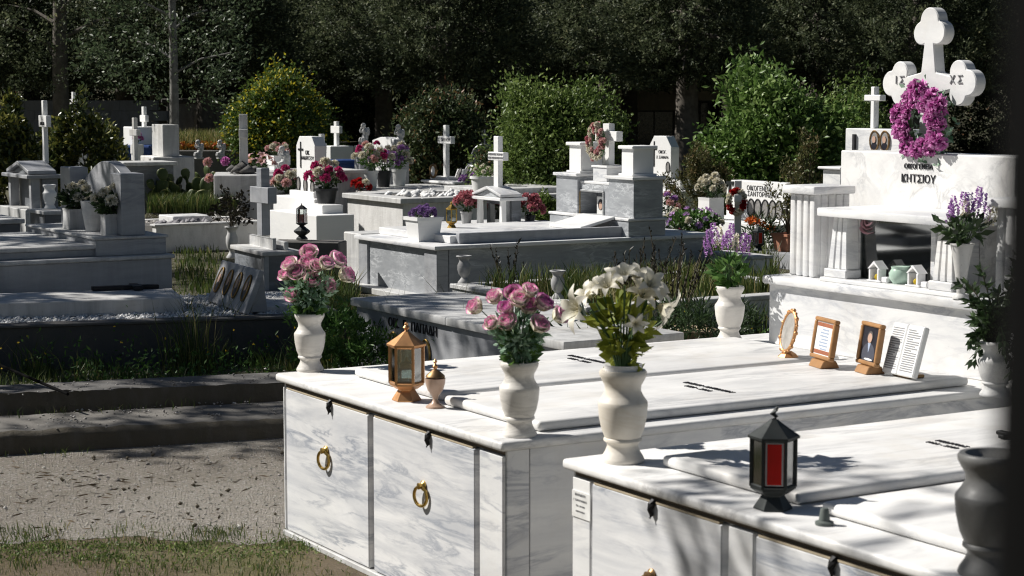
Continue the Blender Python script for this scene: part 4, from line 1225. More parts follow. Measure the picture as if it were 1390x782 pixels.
for a, b2, top in ((yF(866, .1), yF(850, .1), 203), (yF(795, .1), yF(779, .1), 198)):
    zq = zF(top, 0, a)
    o = MB().box(.05, .05 + (b2 - a) * 1.2, a, b2, zt + .05, zq, .004).build('short_pillar', CHALK, tF)
    MB().box(.03, .07 + (b2 - a) * 1.2, a - .02, b2 + .02, zt + .0285, zt + .05, .004).build('pillar_foot', CHALK, o)
    MB().box(.025, .075 + (b2 - a) * 1.2, a - .025, b2 + .025, zq, zq + .03, .006).build('pillar_cap', CHALK, o)
ycr = yF(826, .15)
zc0 = zpl + .02; zc1 = zF(168, 0, ycr)
cross_parts(tF, zc1 - zc0, .34, .06, (zc1 - zc0) * .7, .085, .1, CHALK, z0=zc0, x0=.15, y0=ycr)
Wp = wp(lF, .07, ycr + .06, 0); Wp.z = hgt(Wp, 193)
wr = thing('flower_wreath', 'white and pink rosebud wreath on the grey monument cross', 'wreath', Wp, TH)
MB().torus((0, 0, 0), .1, .018, Matrix.Diagonal((1, 1, 1.3, 1)) @ Matrix.Rotation(math.pi / 2, 4, 'Y'), 24, 8).build('ring', STEM, wr)
for i in range(80):
    a = rng.uniform(0, 6.283); r = rng.uniform(.065, .13)
    o = link('blossom', bloom('ruffle', [P_WHITE, P_WHITE, P_REDPINK, P_PINK][i % 4], i), wr, (-.02 + rng.uniform(-.015, .01), r * math.cos(a), 1.28 * r * math.sin(a)), None, rng.uniform(.02, .03))
    orient(o, (-1, .4 * math.cos(a), .4 * math.sin(a)))
# white planter, brass lantern
P = wp(lE, .22, -.32, .4605)
P = G(575, 327, .4605); hp = hgt(P, 294) - P.z
pot('white square marble planter with violet flowers on the grey tomb', P, 23.5 * P.y / FPX * .82, hp, CHALK, 'planter', True, .8, TH, True)
bouquet('violet dried flowers in the square white planter', P + Vector((0, 0, hp * .9)), dome(22, .1, .1, [('ruffle', P_PURP)], .03), L_DEEP, 120, .03, .1, .08, 'violet_bouquet')
P = G(613, 309, .521)
lantern('small brass lantern with clear panes behind the white planter', P, hgt(P, 273) - P.z, BRASS, rz=.5)
MB_ = MB().lathe([(0, 0), (.012, 0), (.015, .012), (0, .03)], seg=10)
# -- shrine tomb behind it
yz = .47
PG = G(648, 304, yz)
tG0 = thing('grave_slab', 'low white slab behind the grey tomb carrying the small glazed shrine', 'grave', ground(PG), TH)
qg = local(G(466, 314, yz), PG)

MB().box(-.35, .75, -.62, .5, 0, yz - .001, .01).build('slab_body', WHITE, tG0)
MB().box(qg.x, -.352, qg.y - .34, qg.y, 0, yz - .002, .01).build('ledge', OLDW, tG0)
tG = thing('glazed_shrine', 'small gabled marble shrine with glass front and tall white cross', 'shrine', PG, TH)
zg = lambda py: hgt(PG, py) - yz
wG = -slide(PG, -VD, 681)
zc = zg(270); dG = slide(PG + VD * wG, UD, 708)
for y in (wG, -.03):
    MB().poly([(0, y - .005, 0), (0, y + .045, 0), (0, y + .037, zc), (0, y + .003, zc)], (.05, 0, 0), .003).build('column', CHALK, tG)
MB().box(.12, dG, wG + .01, .03, 0, zc, .002).build('body', GREYD, tG)
MB().box(.085, .093, wG + .05, -.03, .004, zc - .04, 0).build('glass_pane', NGLASS, tG)
MB().box(.05, .118, wG + .045, wG + .06, 0, zc, 0).build('jamb', STEEL, tG)
MB().box(-.04, dG + .04, wG - .04, .06, zc + .001, zc + .03, .004).build('eave_slab', WHITE, tG)
zr = zg(252); ym_ = (wG + .02) / 2
MB().poly([(.0, wG, zc + .031), (.0, .02, zc + .031), (.0, ym_, zr - .02)], (dG * .8, 0, 0), .003).build('gable', GREY, tG)
for s in (-1, 1):
    e = wG - .03 if s < 0 else .05
    MB().poly([(-.03, e, zc + .034), (-.03, ym_, zr - .018), (-.03, ym_, zr + .006), (-.03, e, zc + .058)], (dG * .8 + .06, 0, 0), .003).build('roof_slope', WHITE, tG)
zcx = zg(183)
ctop = zcx - zr
cross_parts(tG, ctop, .28, .05, zg(210) - zr, 11 * PG.y / FPX, .085, CHALK, lettering=['ΝΙΚΟΛΑΟΣ ΠΕΤΡΟΥ', 'ΑΙΚΑΤΕΡΙΝΗ ΠΕΤΡΟΥ'], z0=zr - .01, x0=.1, y0=ym_, lmat=GREYINK)
for px, pyb, pyt, lb, r in ((633, 303, 287, 'dusky pink hydrangeas in a grey pot beside the glass front of the shrine', .09), (719, 303, 292, 'dusky pink hydrangeas beside the dark flank of the shrine', .115)):
    P = G(px, pyb, yz + .001); h = hgt(P, pyt) - P.z
    o = pot('grey pot under the ' + lb.split(' beside')[0][6:] + (' at the glass front' if px < 650 else ' by the shrine flank'), P, .055, h, BLACKP if px > 700 else GURN)
    bouquet(lb, P + Vector((0, 0, h)), dome(9, r, .17, [('ruffle', P_REDPINK)], .062), L_DEEP, 60, .05, r, .1, 'hydrangea_bouquet')
P = G(668, 262, .5); 
# white ruffled planter behind the shrine
P = Q(656, 262, 19.2)
pot('white fluted planter behind the shrine roof', P, .13, .17, CHALK, 'planter', False, .8)
bouquet('small white flowers in the fluted planter', P + Vector((0, 0, .16)), dome(8, .1, .12, [('ruffle', P_WHITE)], .03), L_BRIGHT, 70, .05, .1, .1, 'white_bouquet')

# -- long white kerb grave with the clipped headstone (J)
tJ, lJ = grave('kerb_grave', 'long white plastered kerb grave with gravel, stretching to the clipped headstone', 'grave', 212, 305, .3)
LJ = X_(lJ, .3, 384); wJf = 1.25
lJv = lJ     # its right side is the visible long wall: y runs 0 .. +1.25 away
MB().box(0, LJ, 0, .12, 0, .28, .004).build('kerb_wall', PLASTER, tJ)
MB().box(0, LJ, wJf - .12, wJf, 0, .279, .004).build('kerb_wall', PLASTER, tJ)
MB().box(.0, .12, .122, wJf - .122, 0, .2785, .004).build('kerb_wall', CONCD, tJ)
MB().box(-.02, LJ, -.02, .14, .2805, .3, .003).build('kerb_cap', OLDW, tJ)
MB().box(.122, LJ, .122, wJf - .122, 0, .25, 0).build('gravel_fill', PEBBED, tJ)
MB().box(.4, LJ - .6, .55, 1.0, .251, .34, .008).build('cover_slab', WHITE, tJ)
sg = scatter_stones('bed_stones', (.15, LJ), (.15, wJf - .15), .252, 1500, .02, GRITST, tJ); sg['kind'] = 'stuff'
sg = scatter_stones('blue_pebbles', (LJ - 1.3, LJ - .7), (.3, .6), .26, 60, .05, SLATE, tJ, zj=.03); sg['kind'] = 'stuff'
# headstone platform
PJ = Q(373, 270, 20.9)
tH = thing('headstone', 'white clipped headstone with black cross and small ovals, between potted flowers', 'headstone', ground(PJ), TH)
lH = ground(PJ)
def YH(px, z, x=0.0): return -slide(Vector((lH.x, lH.y, z)) + UD * x, -VD, px)
zH = lambda py, x=0, y=0: hgt(wp(lH, x, y, 0), py)
def pxblock(lo, x0, z, pl, pr, ps, th=TH):
    """x0,x1,y0,y1 of a block from its photo columns: front left edge, front right corner, end of its right flank"""
    u, v = dirs(th); B = Vector((lo.x, lo.y, z)) + u * x0
    y1 = -slide(B, -v, pl); y0 = -slide(B, -v, pr)
    return x0, x0 + slide(B + v * y0, u, ps), y0, y1
b_ = pxblock(lH, -.3, .2, 366, 430, 481); MB().box(*b_, 0, zH(293, -.3, b_[2]), .006).build('lower_step', CHALK, tH)
b_ = pxblock(lH, -.12, .35, 402, 438, 466); z_ps = zH(279, -.12, b_[2]); MB().box(*b_, 0, z_ps, .006).build('pot_step', CHALK, tH)
b_ = pxblock(lH, 0, .4, 371, 427, 450); MB().box(*b_, 0, zH(271, 0, b_[2]), .006).build('platform', CHALK, tH)
b_ = pxblock(lH, .1, .5, 393, 426, 434); z1 = zH(261, .1, b_[2]); MB().box(*b_, .3, z1, .006).build('stone_foot', CHALK, tH)
def clipped(t, lo, pl, pr, z0, z1, x, th_, px_cross, lines, ovals, lw=.07, cut=.1):
    y0, y1 = (-slide(Vector((lo.x, lo.y, z1)) + UD * x, -VD, q) for q in (pr, pl))
    s = stele(t, y0, y1, z0, z1, x, x + th_, cut, CHALK, 'slab')
    W = y1 - y0
    mb = MB()
    yc = y1 - W * px_cross; hh = z1 - z0
    mb.box(x - .006, x - .0005, yc - .012, yc + .012, z0 + hh * .42, z0 + hh * .9, 0)
    mb.box(x - .0065, x - .0005, yc - .065, yc + .065, z0 + hh * .74, z0 + hh * .775, 0)
    mb.build('engraved_cross', BLACKM, s)
    for i, l in enumerate(lines): text(l, lw if i == 0 else lw * .9, (x - .001, y0 + W * .38, z0 + hh * (.7 - .1 * i)), M_FRONT, INK, s, ext=.003)
    for fy, fz in ovals: portrait(s, (x - .001, y0 + W * fy, z0 + hh * fz), .085, .15, BLACKM, face=False)
    return s
clipped(tH, lH, 402, 427, z1 + .001, zH(185, .2, -.4), .15, .14, .25, ['ΟΙΚ.', 'ΑΝΔΡΙΤΣΟΥ'], [(.12, .32), (.12, .08), (.5, .1), (.88, .12)], .062)
for px, pyt, pyb, lb, mats, r in ((390, 262, 292, 'black pot left of the clipped headstone', [('ruffle', P_CERISE), ('ruffle', P_WHITE), ('ruffle', P_PINK)], .17), (443, 256, 278, 'black pot on the step of the clipped headstone', [('ruffle', P_CERISE), ('ruffle', P_WHITE)], .18)):
    P = G(px, pyb - 2, z_ps + .001) if px > 400 else Q(px, pyb, 21.5); h = hgt(P, pyt) - P.z
    if px < 400: P.z = .02; h = hgt(P, pyt) - P.z
    pot(lb, P, .12, h, BLACKP)
    bouquet('cerise and white carnations in the ' + ('black pot on the step' if px > 400 else 'black pot beside the headstone'), P + Vector((0, 0, h)), dome(16, r, .27, mats, .062), L_DEEP, 120, .06, r, .16, 'carnation_bouquet')

# -- marble cross on a stepped box, in the shade (L)
thL = R(26)
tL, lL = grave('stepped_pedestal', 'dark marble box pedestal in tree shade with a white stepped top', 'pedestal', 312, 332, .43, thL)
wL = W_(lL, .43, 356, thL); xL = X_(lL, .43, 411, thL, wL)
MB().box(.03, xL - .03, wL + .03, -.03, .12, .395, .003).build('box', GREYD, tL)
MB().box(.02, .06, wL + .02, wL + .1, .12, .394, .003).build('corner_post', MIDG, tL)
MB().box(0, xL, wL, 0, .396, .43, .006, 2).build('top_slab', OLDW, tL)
MB().box(-.1, xL, wL - .2, .06, 0, .119, .006).build('lower_step', OLDW, tL)
MB().box(.15, xL - .2, wL + .12, -.1, .431, .52, .006).build('upper_step', OLDW, tL)
MB().box(.2, xL - .1, wL + .05, -.2, .4315, .5, .006).build('inner_step', OLDW, tL)
Pc = Q(358, 317, wp(lL, .4, wL * .5, 0, thL).y); Pc.z = .521
tc = thing('marble_cross', 'tall grey marble cross standing on the shaded stepped pedestal', 'cross', Pc, R(35))
hc = hgt(Pc, 228) - Pc.z
cross_parts(tc, hc, .32, .075, hc * .6, .13, .09, MIDG)
P = G(410, 325, .44); P.z = .44
o = tag(MB().box(-.25, .36, -.1, .12, 0, .43, .01).build('kerb_wall', CONC), 'old concrete kerb beside the marble cross carrying the black lantern', 'kerb'); o.location = ground(P); o.rotation_euler = (0, 0, R(-12))
tlan = thing('grave_lantern', 'black iron lantern with a red light on a bulbous foot', 'lantern', P, 0)
hl = hgt(P, 275) - P.z
MB().lathe([(r * hl, z * hl) for r, z in [(0, 0), (.16, 0), (.15, .04), (.09, .1), (.22, .2), (.22, .24), (.12, .32), (.06, .37), (.16, .43), (.16, .45), (0, .45)]], seg=8, smooth=False).build('foot', DARKMET, tlan)
f = MB()
for i in range(6):
    a = 2 * math.pi * i / 6; f.tube([(.14 * hl * math.cos(a), .14 * hl * math.sin(a), .45 * hl), (.14 * hl * math.cos(a), .14 * hl * math.sin(a), .82 * hl)], .012 * hl, 4, False)
f.build('frame', BLACKM, tlan)
MB().lathe([(0, .82 * hl), (.17 * hl, .82 * hl), (.06 * hl, .91 * hl), (.02 * hl, .93 * hl), (0, hl)], seg=6, smooth=False).build('roof', BLACKM, tlan)
MB().lathe([(0, .46 * hl), (.09 * hl, .46 * hl), (.09 * hl, .68 * hl), (0, .68 * hl)], seg=14).build('red_candle', REDLAMP, tlan)
MB().lathe([(.125 * hl, .46 * hl), (.125 * hl, .81 * hl)], seg=6, smooth=False).build('pane', GLASS, tlan)
# dark plant in a white vase
P = G(315, 350, .12)
vase('pale vase with a withered dark plant beside the shaded pedestal', P, .3, OLDW, URN, .8)
shrub('withered dark plant in the vase beside the shaded pedestal', P + Vector((0, 0, .29)), .13, .13, .3, 420, .05, L_DARKRED, 'round', 'withered_plant', 'plant', nclump=40)

# -- plaque with four oval portraits
thP = R(25)
PP = G(281, 408, .29)
tp = thing('portrait_plaque', 'leaning marble plaque with four gilt oval portraits on white gravel', 'plaque', PP, thP)
wP = -slide(PP, -dirs(thP)[1], 331)
tl = Matrix.Rotation(R(22), 4, 'Y')
hp = .29
MB().box(0, .035, wP, 0, 0, hp, .004, M=tl).build('slab', MIDG, tp)
MB().poly([(.06, wP + .05, -.0), (.17, wP + .05, 0), (.14, wP + .05, .26)], (0, -wP - .1, 0)).build('prop', MIDG, tp)
for i in range(4):
    portrait(tp, tl @ Vector((-.001, wP * (.14 + .24 * i), hp * .54)), .095, .17, BRASSD, tl.to_3x3().to_4x4())

# -- white gravel grave (M)
thM = R(17)
PM = G(475, 426, .28); lM = ground(PM)
tM = thing('gravel_grave', 'wide kerbed grave filled with white gravel, dark mossy wall', 'grave', lM, thM)
MB().box(-4.2, 0, 0, .12, 0, .262, .004).build('kerb_wall', CONCD, tM)
MB().box(-4.2, .02, -.015, .14, .2635, .28, .003).build('kerb_cap', CONC, tM)
MB().box(-.12, 0, .122, 1.35, 0, .262, .004).build('kerb_wall', CONC, tM)
MB().box(-4.1, -.122, .122, 1.45, 0, .25, 0).build('gravel_bed', WBED, tM)
n = 15000
P = np.stack([nr.uniform(-3.2, -.14, n), nr.uniform(.14, 1.45, n), np.full(n, .25) + nr.uniform(0, .03, n)], 1)
s = nr.uniform(.008, .02, n)
V, T, g = stones(P, s, .8)
link('white_gravel', big_mesh('white_gravel', V, T, WHITESTONE, g), tM)['kind'] = 'stuff'
MB().box(-.6, -.15, .3, .8, .26, .31, .006).build('foot_step', OLDW, tM)
# slab with the black cross
Ps = G(250, 419, .3)
q = local(Ps, lM, thM)
ts = thing('grave_slab', 'white marble slab on white gravel under the dark cross', 'grave slab', wp(lM, q.x, q.y, .27, thM), thM)
MB().box(-2.6, 0, 0, .62, 0, .1, .006).build('slab', OLDW, ts)
P = G(170, 393, .372)
tx = thing('iron_cross', 'dark cross lying flat on the white slab', 'cross', P, thM + R(4))
MB().box(-.22, .22, -.03, .03, 0, .028, .004).build('upright', BLACKM, tx)
MB().box(.04, .1, -.11, .11, .001, .03, .004).build('crossbar', BLACKM, tx)

# -- stepped tomb with rounded headstone and two pillars (N)
PN = G(238, 345, .525); lN = ground(PN)
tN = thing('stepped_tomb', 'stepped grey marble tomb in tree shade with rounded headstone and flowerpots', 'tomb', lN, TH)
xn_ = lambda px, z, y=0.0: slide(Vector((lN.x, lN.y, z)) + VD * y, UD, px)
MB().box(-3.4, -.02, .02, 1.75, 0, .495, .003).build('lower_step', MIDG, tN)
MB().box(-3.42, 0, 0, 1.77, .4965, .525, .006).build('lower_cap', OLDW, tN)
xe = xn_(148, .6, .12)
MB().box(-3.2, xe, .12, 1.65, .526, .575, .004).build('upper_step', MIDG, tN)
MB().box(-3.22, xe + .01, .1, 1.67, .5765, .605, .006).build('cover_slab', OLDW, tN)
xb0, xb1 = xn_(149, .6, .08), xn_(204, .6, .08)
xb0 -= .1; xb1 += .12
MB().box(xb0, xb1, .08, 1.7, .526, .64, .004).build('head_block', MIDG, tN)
MB().box(xb0 - .015, xb1 + .015, .065, 1.715, .6415, .66, .004).build('head_cap', OLDW, tN)
zN = lambda py, x, y: hgt(wp(lN, x, y, 0), py)
xp0, xp1 = xn_(165, .8, .12), xn_(197, .8, .12)
MB().box(xp0, xp1, .12, .34, .661, zN(236, xp0, .12), .006).build('pillar', MIDG, tN)
MB().box(xp0 + .05, xp1 + .02, 1.42, 1.66, .661, zN(227, xp0, 1.5), .006).build('pillar', MIDG, tN)
zt = zN(219, xp0, .9)
stele(tN, .4, 1.4, .661, zt, xp1 - .02, xp1 + .07, .16, MIDG, 'rounded_headstone', 'arch')
text('ΟΙΚ. ΜΑΝΟΥ', .07, (xp1 - .0215, .85, zt - .36), M_FRONT, GREYINK, tN)
for (px, pyb, pyt, w), lb, wh in (((105, 310, 283, .085), 'square grey pot with white chrysanthemums before the rounded headstone', 1), ((126, 312, 273, .085), 'tall tapering marble vase before the rounded headstone', 0), ((150, 318, 290, .055), 'slim white pot with white chrysanthemums beside the square pillar', 1)):
    xx = xp0 - .03; yy = xn_(0, 0) if False else slide(Vector((lN.x, lN.y, .66)) + UD * xx, VD, px); P = wp(lN, xx, yy, .661); h = hgt(P, pyt) - P.z
    pot(lb, P, w, h, OLDW, 'flower_pot', wh == 1, 1.0 if wh else .6, TH, False)
    if wh: bouquet('white chrysanthemums above the ' + ('square grey pot' if w > .06 else 'slim white pot'), P + Vector((0, 0, h * .95)), dome(9, .11, .19, [('ruffle', P_WHITE)], .045), L_DEEP, 220, .06, .13, .14, 'chrysanthemum_bouquet')

# -- shrine with cross (P), block and vase, slab (O)
PPx = Q(43, 285, 17.0)
lP = ground(PPx)
tS = thing('gabled_shrine', 'dark gabled marble shrine box carrying a tall name cross', 'shrine', lP, TH)
yP = lambda px, z: -slide(Vector((lP.x, lP.y, z)), VD * -1, px)
wl = slide(Vector((lP.x, lP.y, .7)), VD, 12); dl = slide(Vector((lP.x, lP.y, .7)), UD, 79)
z0, z1 = hgt(lP, 284), hgt(lP, 243)
MB().box(-.08, dl + .1, -.08, wl + .08, 0, z0, .005).build('base', OLDW, tS)
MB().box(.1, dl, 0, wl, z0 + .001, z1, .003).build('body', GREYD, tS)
for y in (0, wl - .07): MB().box(0, .08, y, y + .07, z0 + .001, z1, .003).build('column', MIDG, tS)
MB().box(-.05, dl + .05, -.05, wl + .05, z1 + .001, z1 + .035, .005).build('eave_slab', MIDG, tS)
zr = hgt(lP, 223); ymid = wl / 2
MB().poly([(.02, .06, z1 + .036), (.02, wl - .06, z1 + .036), (.02, ymid, zr - .015)], (dl * .8, 0, 0), .002).build('gable', GREYD, tS)
for s in (0, 1):
    e = .01 if s == 0 else wl - .01
    MB().poly([(-.02, e, z1 + .04), (-.02, ymid, zr - .012), (-.02, ymid, zr + .02), (-.02, e, z1 + .07)], (dl * .8 + .06, 0, 0), .003).build('roof_slope', MIDG, tS)
ztop = hgt(lP, 135); zpl = hgt(lP, 164)
cross_parts(tS, ztop - zr, .24, .04, zpl - zr, .105, .06, CHALK, lettering=['Ι.', 'ΚΩΣΤΑ'], z0=zr - .01, x0=.25, y0=ymid)
PB = Q(62, 312, 15.4)
tb = thing('marble_block', 'dark sided block with pale top under the white vase', 'pedestal', ground(PB), TH)
xa = slide(ground(PB), UD, 95)
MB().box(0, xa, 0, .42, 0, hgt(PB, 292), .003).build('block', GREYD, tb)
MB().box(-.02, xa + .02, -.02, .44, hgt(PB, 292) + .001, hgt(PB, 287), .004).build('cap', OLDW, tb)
P = Q(68, 286, 15.75); P.z = hgt(PB, 287) + .001
vase('white vase on the dark block beside the gabled shrine', P, hgt(P, 250) - P.z, CHALK, VASE, 1.05)
PO = Q(34, 300, 15.2)
to = thing('marble_tomb', 'pale topped tomb end cut by the picture edge, before the shrine', 'tomb', ground(PO), TH)
zO = hgt(PO, 297)
MB().box(-2.5, -.03, .03, 1.0, 0, zO - .04, .004).build('body', GREYD, to)
MB().box(-2.5, 0, 0, 1.03, zO - .038, zO, .006).build('top_slab', OLDW, to)
MB().box(-2.4, -.35, .2, .8, zO + .001, zO + .09, .01).build('cover_slab', MIDG, to)
# ---------------------------------------------------------------- farther rows
# -- big white plaster bed (I)
tI, lI = grave('raised_grave', 'tall white plastered grave topped with pebbles and grey coping', 'grave', 467, 262, .5)
wI = W_(lI, .5, 545)
MB().box(.03, 3.4, wI + .03, -.03, 0, .44, .004).build('walls', PLASTER, tI)
MB().box(-.02, .25, wI - .02, .02, .441, .5, .006).build('coping', OLDW, tI)
MB().box(.252, 3.4, wI - .02, wI + .22, .4415, .4985, .006).build('coping', OLDW, tI)
MB().box(.252, 3.4, -.2, .02, .4415, .499, .006).build('coping', OLDW, tI)
MB().box(.252, 3.4, wI + .222, -.202, .44, .48, 0).build('bed', PEBBED, tI)
scatter_stones('pebbles', (.3, 3.3), (wI + .25, -.22), .48, 300, .055, WHITESTONE, tI, zj=.03)['kind'] = 'stuff'
MB().box(1.3, 3.3, wI + .3, -.1, .482, .56, .006).build('cover_slab', OLDW, tI)
# cross tomb behind it
PT = Q(575, 250, 26.0); lT = ground(PT)
tT = thing('cross_grave', 'low white grave bearing a lettered cross, plaques and a round frame', 'grave', lT, TH)
wT = -slide(Vector((lT.x, lT.y, .5)), -VD, 617)
zT = lambda py, x=0, y=0: hgt(wp(lT, x, y, 0), py)
ztt = zT(244)
MB().box(0, .75, wT, 0, 0, ztt - .03, .004).build('body', OLDW, tT)
MB().box(-.03, .78, wT - .03, .03, ztt - .029, ztt, .005).build('top_slab', CHALK, tT)
MB().box(-.01, -.002, wT * .62, wT * .3, ztt - .15, ztt - .04, 0).build('dark_panel', GREYD, tT)
xT = .3; yT = -slide(Vector((lT.x, lT.y, ztt)) + UD * xT, -VD, 606)
MB().box(xT - .12, xT + .14, yT - .25, yT + .25, ztt + .001, ztt + .04, .004).build('cross_foot', CHALK, tT)
zc = zT(170, xT, yT)
cross_parts(tT, zc - ztt - .04, .37, .06, zT(190, xT, yT) - ztt - .04, .1, .075, CHALK, lettering=['Σ. ΠΑΥΛΟΥ'], z0=ztt + .04, x0=xT, y0=yT)
for i, (px, pyt) in enumerate(((620, 229), (630, 222))):
    y = -slide(Vector((lT.x, lT.y, ztt)) + UD * (.3 + .1 * i), -VD, px)
    tl = Matrix.Translation((.3 + .1 * i, y, ztt + .003)) @ Matrix.Rotation(R(22), 4, 'Y') 
    h = (zT(pyt, .4, y) - ztt) * 1.05
    o = MB().box(0, .04, -.11, .09, 0, h, .004, M=tl).build('plaque', CHALK, tT)
    portrait(o, tl @ Vector((-.001, -.01, h * .55)), .09, .16, BLACKM, tl.to_3x3().to_4x4(), face=False)
y = -slide(Vector((lT.x, lT.y, ztt)) + UD * .1, -VD, 588)
o = MB().torus((.1, y, ztt + .12), .085, .018, Matrix.Rotation(math.pi / 2, 4, 'Y'), 20, 8).build('round_frame', BRONZE, tT)
MB().lathe([(0, 0), (.08, 0), (.08, .01), (0, .01)], seg=20, M=Matrix.Translation((.1, y, ztt + .12)) @ Matrix.Rotation(math.pi / 2, 4, 'Y')).build('plate', CHALK, o)
P = Q(637, 250, 25.4); P.z -= .02
bouquet('pale violet flower spray lying beside the lettered cross', P, dome(14, .13, .14, [('ruffle', P_PURP), ('ruffle', P_LILAC)], .045, lowest=.0), L_DUSTY, 80, .04, .13, .1, 'violet_spray')
# iron arch
PA_ = Q(640, 236, 28.5); PB_ = Q(676, 236, 28.5)
ta = thing('iron_arch', 'pale iron lattice arch with a small cross, in front of the shrubs', 'arch', ground((PA_ + PB_) / 2), R(-8))
ra = (PB_.x - PA_.x) / 2; zA = Q(640, 205, 28.5).z
mb = MB()
for rr in (ra, ra * .78):
    mb.tube([(rr * math.cos(a), 0, zA - .1 + rr * math.sin(a)) for a in [math.pi * i / 16 for i in range(17)]], .014, 6)
    for s in (-1, 1): mb.tube([(s * rr, 0, 0), (s * rr, 0, zA - .1)], .014, 6)
for i in range(1, 12):
    a = math.pi * i / 12; b2 = a + (.13 if i % 2 else -.13)
    mb.tube([(ra * math.cos(a), 0, zA - .1 + ra * math.sin(a)), (ra * .78 * math.cos(b2), 0, zA - .1 + ra * .78 * math.sin(b2))], .009, 5)
mb.build('lattice', STEEL, ta)
MB().box(-.01, .01, -.01, .01, zA - .1 + ra, zA + .12 + ra, 0).box(-.05, .05, -.009, .009, zA + .03 + ra, zA + .05 + ra, 0).build('cross', STEEL, ta)

# -- statuette grave
PS = Q(482, 235, 27.0); lS = ground(PS)
tS2 = thing('grave_monument', 'white slab between two dark fluted pillars topped with mourner statuettes', 'monument', lS, TH)
zS = lambda py, x=0, y=0: hgt(wp(lS, x, y, 0), py)
yS = lambda px, x=0, z=.8: -slide(Vector((lS.x, lS.y, z)) + UD * x, -VD, px)
MB().box(-.4, .9, yS(560), .1, 0, .22, .006).build('base', OLDW, tS2)
for a, b2, top in ((yS(489), yS(481), 198), (yS(536), yS(528), 201)):
    zq = zS(top, 0, a)
    MB().box(0, .22, a, b2, .221, zq, .004).build('pillar', MIDG, tS2)
y0, y1 = yS(529), yS(495)
zz = zS(192, .1, y0)
MB().poly([(.12, y0, .221), (.12, y0, zz), (.12, (y0 + y1) / 2 - .1, zz + .05), (.12, (y0 + y1) / 2 + .12, zz + .05), (.12, y1, zz), (.12, y1 - .12, .5), (.12, y1 - .12, .221)], (.12, 0, 0), .004).build('slab', CHALK, tS2)
text('ΟΙΚ.', .09, (.119, (y0 + y1) / 2, zz - .14), M_FRONT, INK, tS2); text('Κ. ΑΛΕΞΗ', .08, (.119, (y0 + y1) / 2, zz - .27), M_FRONT, INK, tS2)
for px, a, b2, top in ((489, yS(489), yS(481), 198), (541, yS(536), yS(528), 201)):
    zq = zS(top, 0, a)
    P = wp(lS, .11, (a + b2) / 2, zq + .001)
    statue('pale mourner statuette seated on the ' + ('pillar beside the blue bin' if px < 500 else 'pillar beside the dark shrub'), P, .32, OLDW, TH + R(20))
for px, pyb, Y, lb, kinds, r, hh, n in ((503, 242, 24.6, 'pink and white roses in a white vase', [('ruffle', P_CERISE), ('ruffle', P_WHITE), ('ruffle', P_PINK)], .2, .34, 18),
                                 (521, 242, 25.0, 'mixed lilac daisies with bright leaves', [('ruffle', P_LILAC), ('ruffle', P_WHITE)], .2, .3, 14),
                                 (542, 240, 25.3, 'violet and white sprays near the second pillar', [('ruffle', P_LILAC), ('ruffle', P_WHITE)], .14, .34, 12)):
    P = Q(px, pyb, Y); z_ = P.z; P.z = .45
    o = pot('low pot under the ' + ' '.join(lb.split()[:4]), P, .1, max(.12, z_ - .45 + .1), BLACKP if px == 521 else CHALK)
    bouquet(lb + ' before the statuette slab', P + Vector((0, 0, max(.12, z_ - .45 + .1))), dome(n, r, hh, kinds, .06), L_GREEN, 140, .06, r, hh * .8, 'mixed_bouquet')
tb = tag(MB().box(-.5, 1.2, -1.3, .6, 0, .449, .01).build('raised_grave', OLDW), 'low pale grave bed holding the mixed flower pots', 'grave')
P = Q(500, 250, 25.0); tb.location = (P.x, P.y - .2, 0); tb.rotation_euler = (0, 0, TH)
P = Q(490, 243, 24.0); P.z = .45
bouquet('red poppies and white paper flowers low by the plastered grave', P, dome(7, .11, .12, [('ruffle', P_RED), ('ruffle', P_WHITE)], .06), L_DEEP, 30, .05, .1, .1, 'red_bouquet')

# -- blue bin
PB = Q(466, 262, 27.5); PB.z = 0
tb = thing('rubbish_bin', 'blue plastic bin with a flat lid behind the flowerpots', 'bin', PB, R(12))
zt = hgt(PB, 217)
MB().poly([(-.25, -.2, .1), (.25, -.2, .1), (.31, -.26, zt - .06), (-.31, -.26, zt - .06)], (0, .5, 0), .01).build('body', BLUEP, tb)
MB().box(-.37, .37, -.32, .36, zt - .058, zt, .015, 2).build('lid', BLUEP, tb)
MB().box(-.36, .36, -.335, -.3, zt - .085, zt - .055, .005).build('lid_rim', BLUEP, tb)
for s in (-1, 1): MB().lathe([(0, 0), (.1, 0), (.1, .05), (0, .05)], seg=18, M=Matrix.Translation((s * .24, .2, .1)) @ Matrix.Rotation(math.pi / 2, 4, 'Y')).build('wheel', BLACKP, tb)

# -- free crosses and steles of the far rows
def free_cross(label, px, pyt, pyb, Y, w, arm_py, arm_h, stem, mat, base=None, lettering=None, lmat=None, th=TH, ground_to=True):
    P = Q(px, pyb, Y); g = ground(P)
    t = thing('grave_cross', label, 'cross', g, th)
    z0 = P.z
    zt = hgt(P, pyt); za = hgt(P, arm_py)
    if base:
        MB().box(-base / 2, base / 2, -base / 2, base / 2, 0, z0, .01).build('base', mat, t)
    else: z0 = 0
    cross_parts(t, zt - z0, w, .05, za - z0, arm_h, stem, mat, lettering=lettering, z0=z0 + .001, lmat=lmat)
    return t
free_cross('white cross with a blank board above the yellow-tipped shrub', 101, 125, 170, 31.0, .25, 139, .1, .085, CHALK, .3)
free_cross('small white cross behind the streaked stele', 196, 145, 172, 29.0, .24, 161, .1, .09, CHALK, .5)
free_cross('plain grey cross on a boxed grave beside the streaked stele', 184, 160, 219, 23.5, .26, 180, .08, .07, OLDW, .0)
free_cross('white cross on a stone block behind the blue bin', 457, 165, 198, 29.5, .31, 176, .11, .095, CHALK, .4)
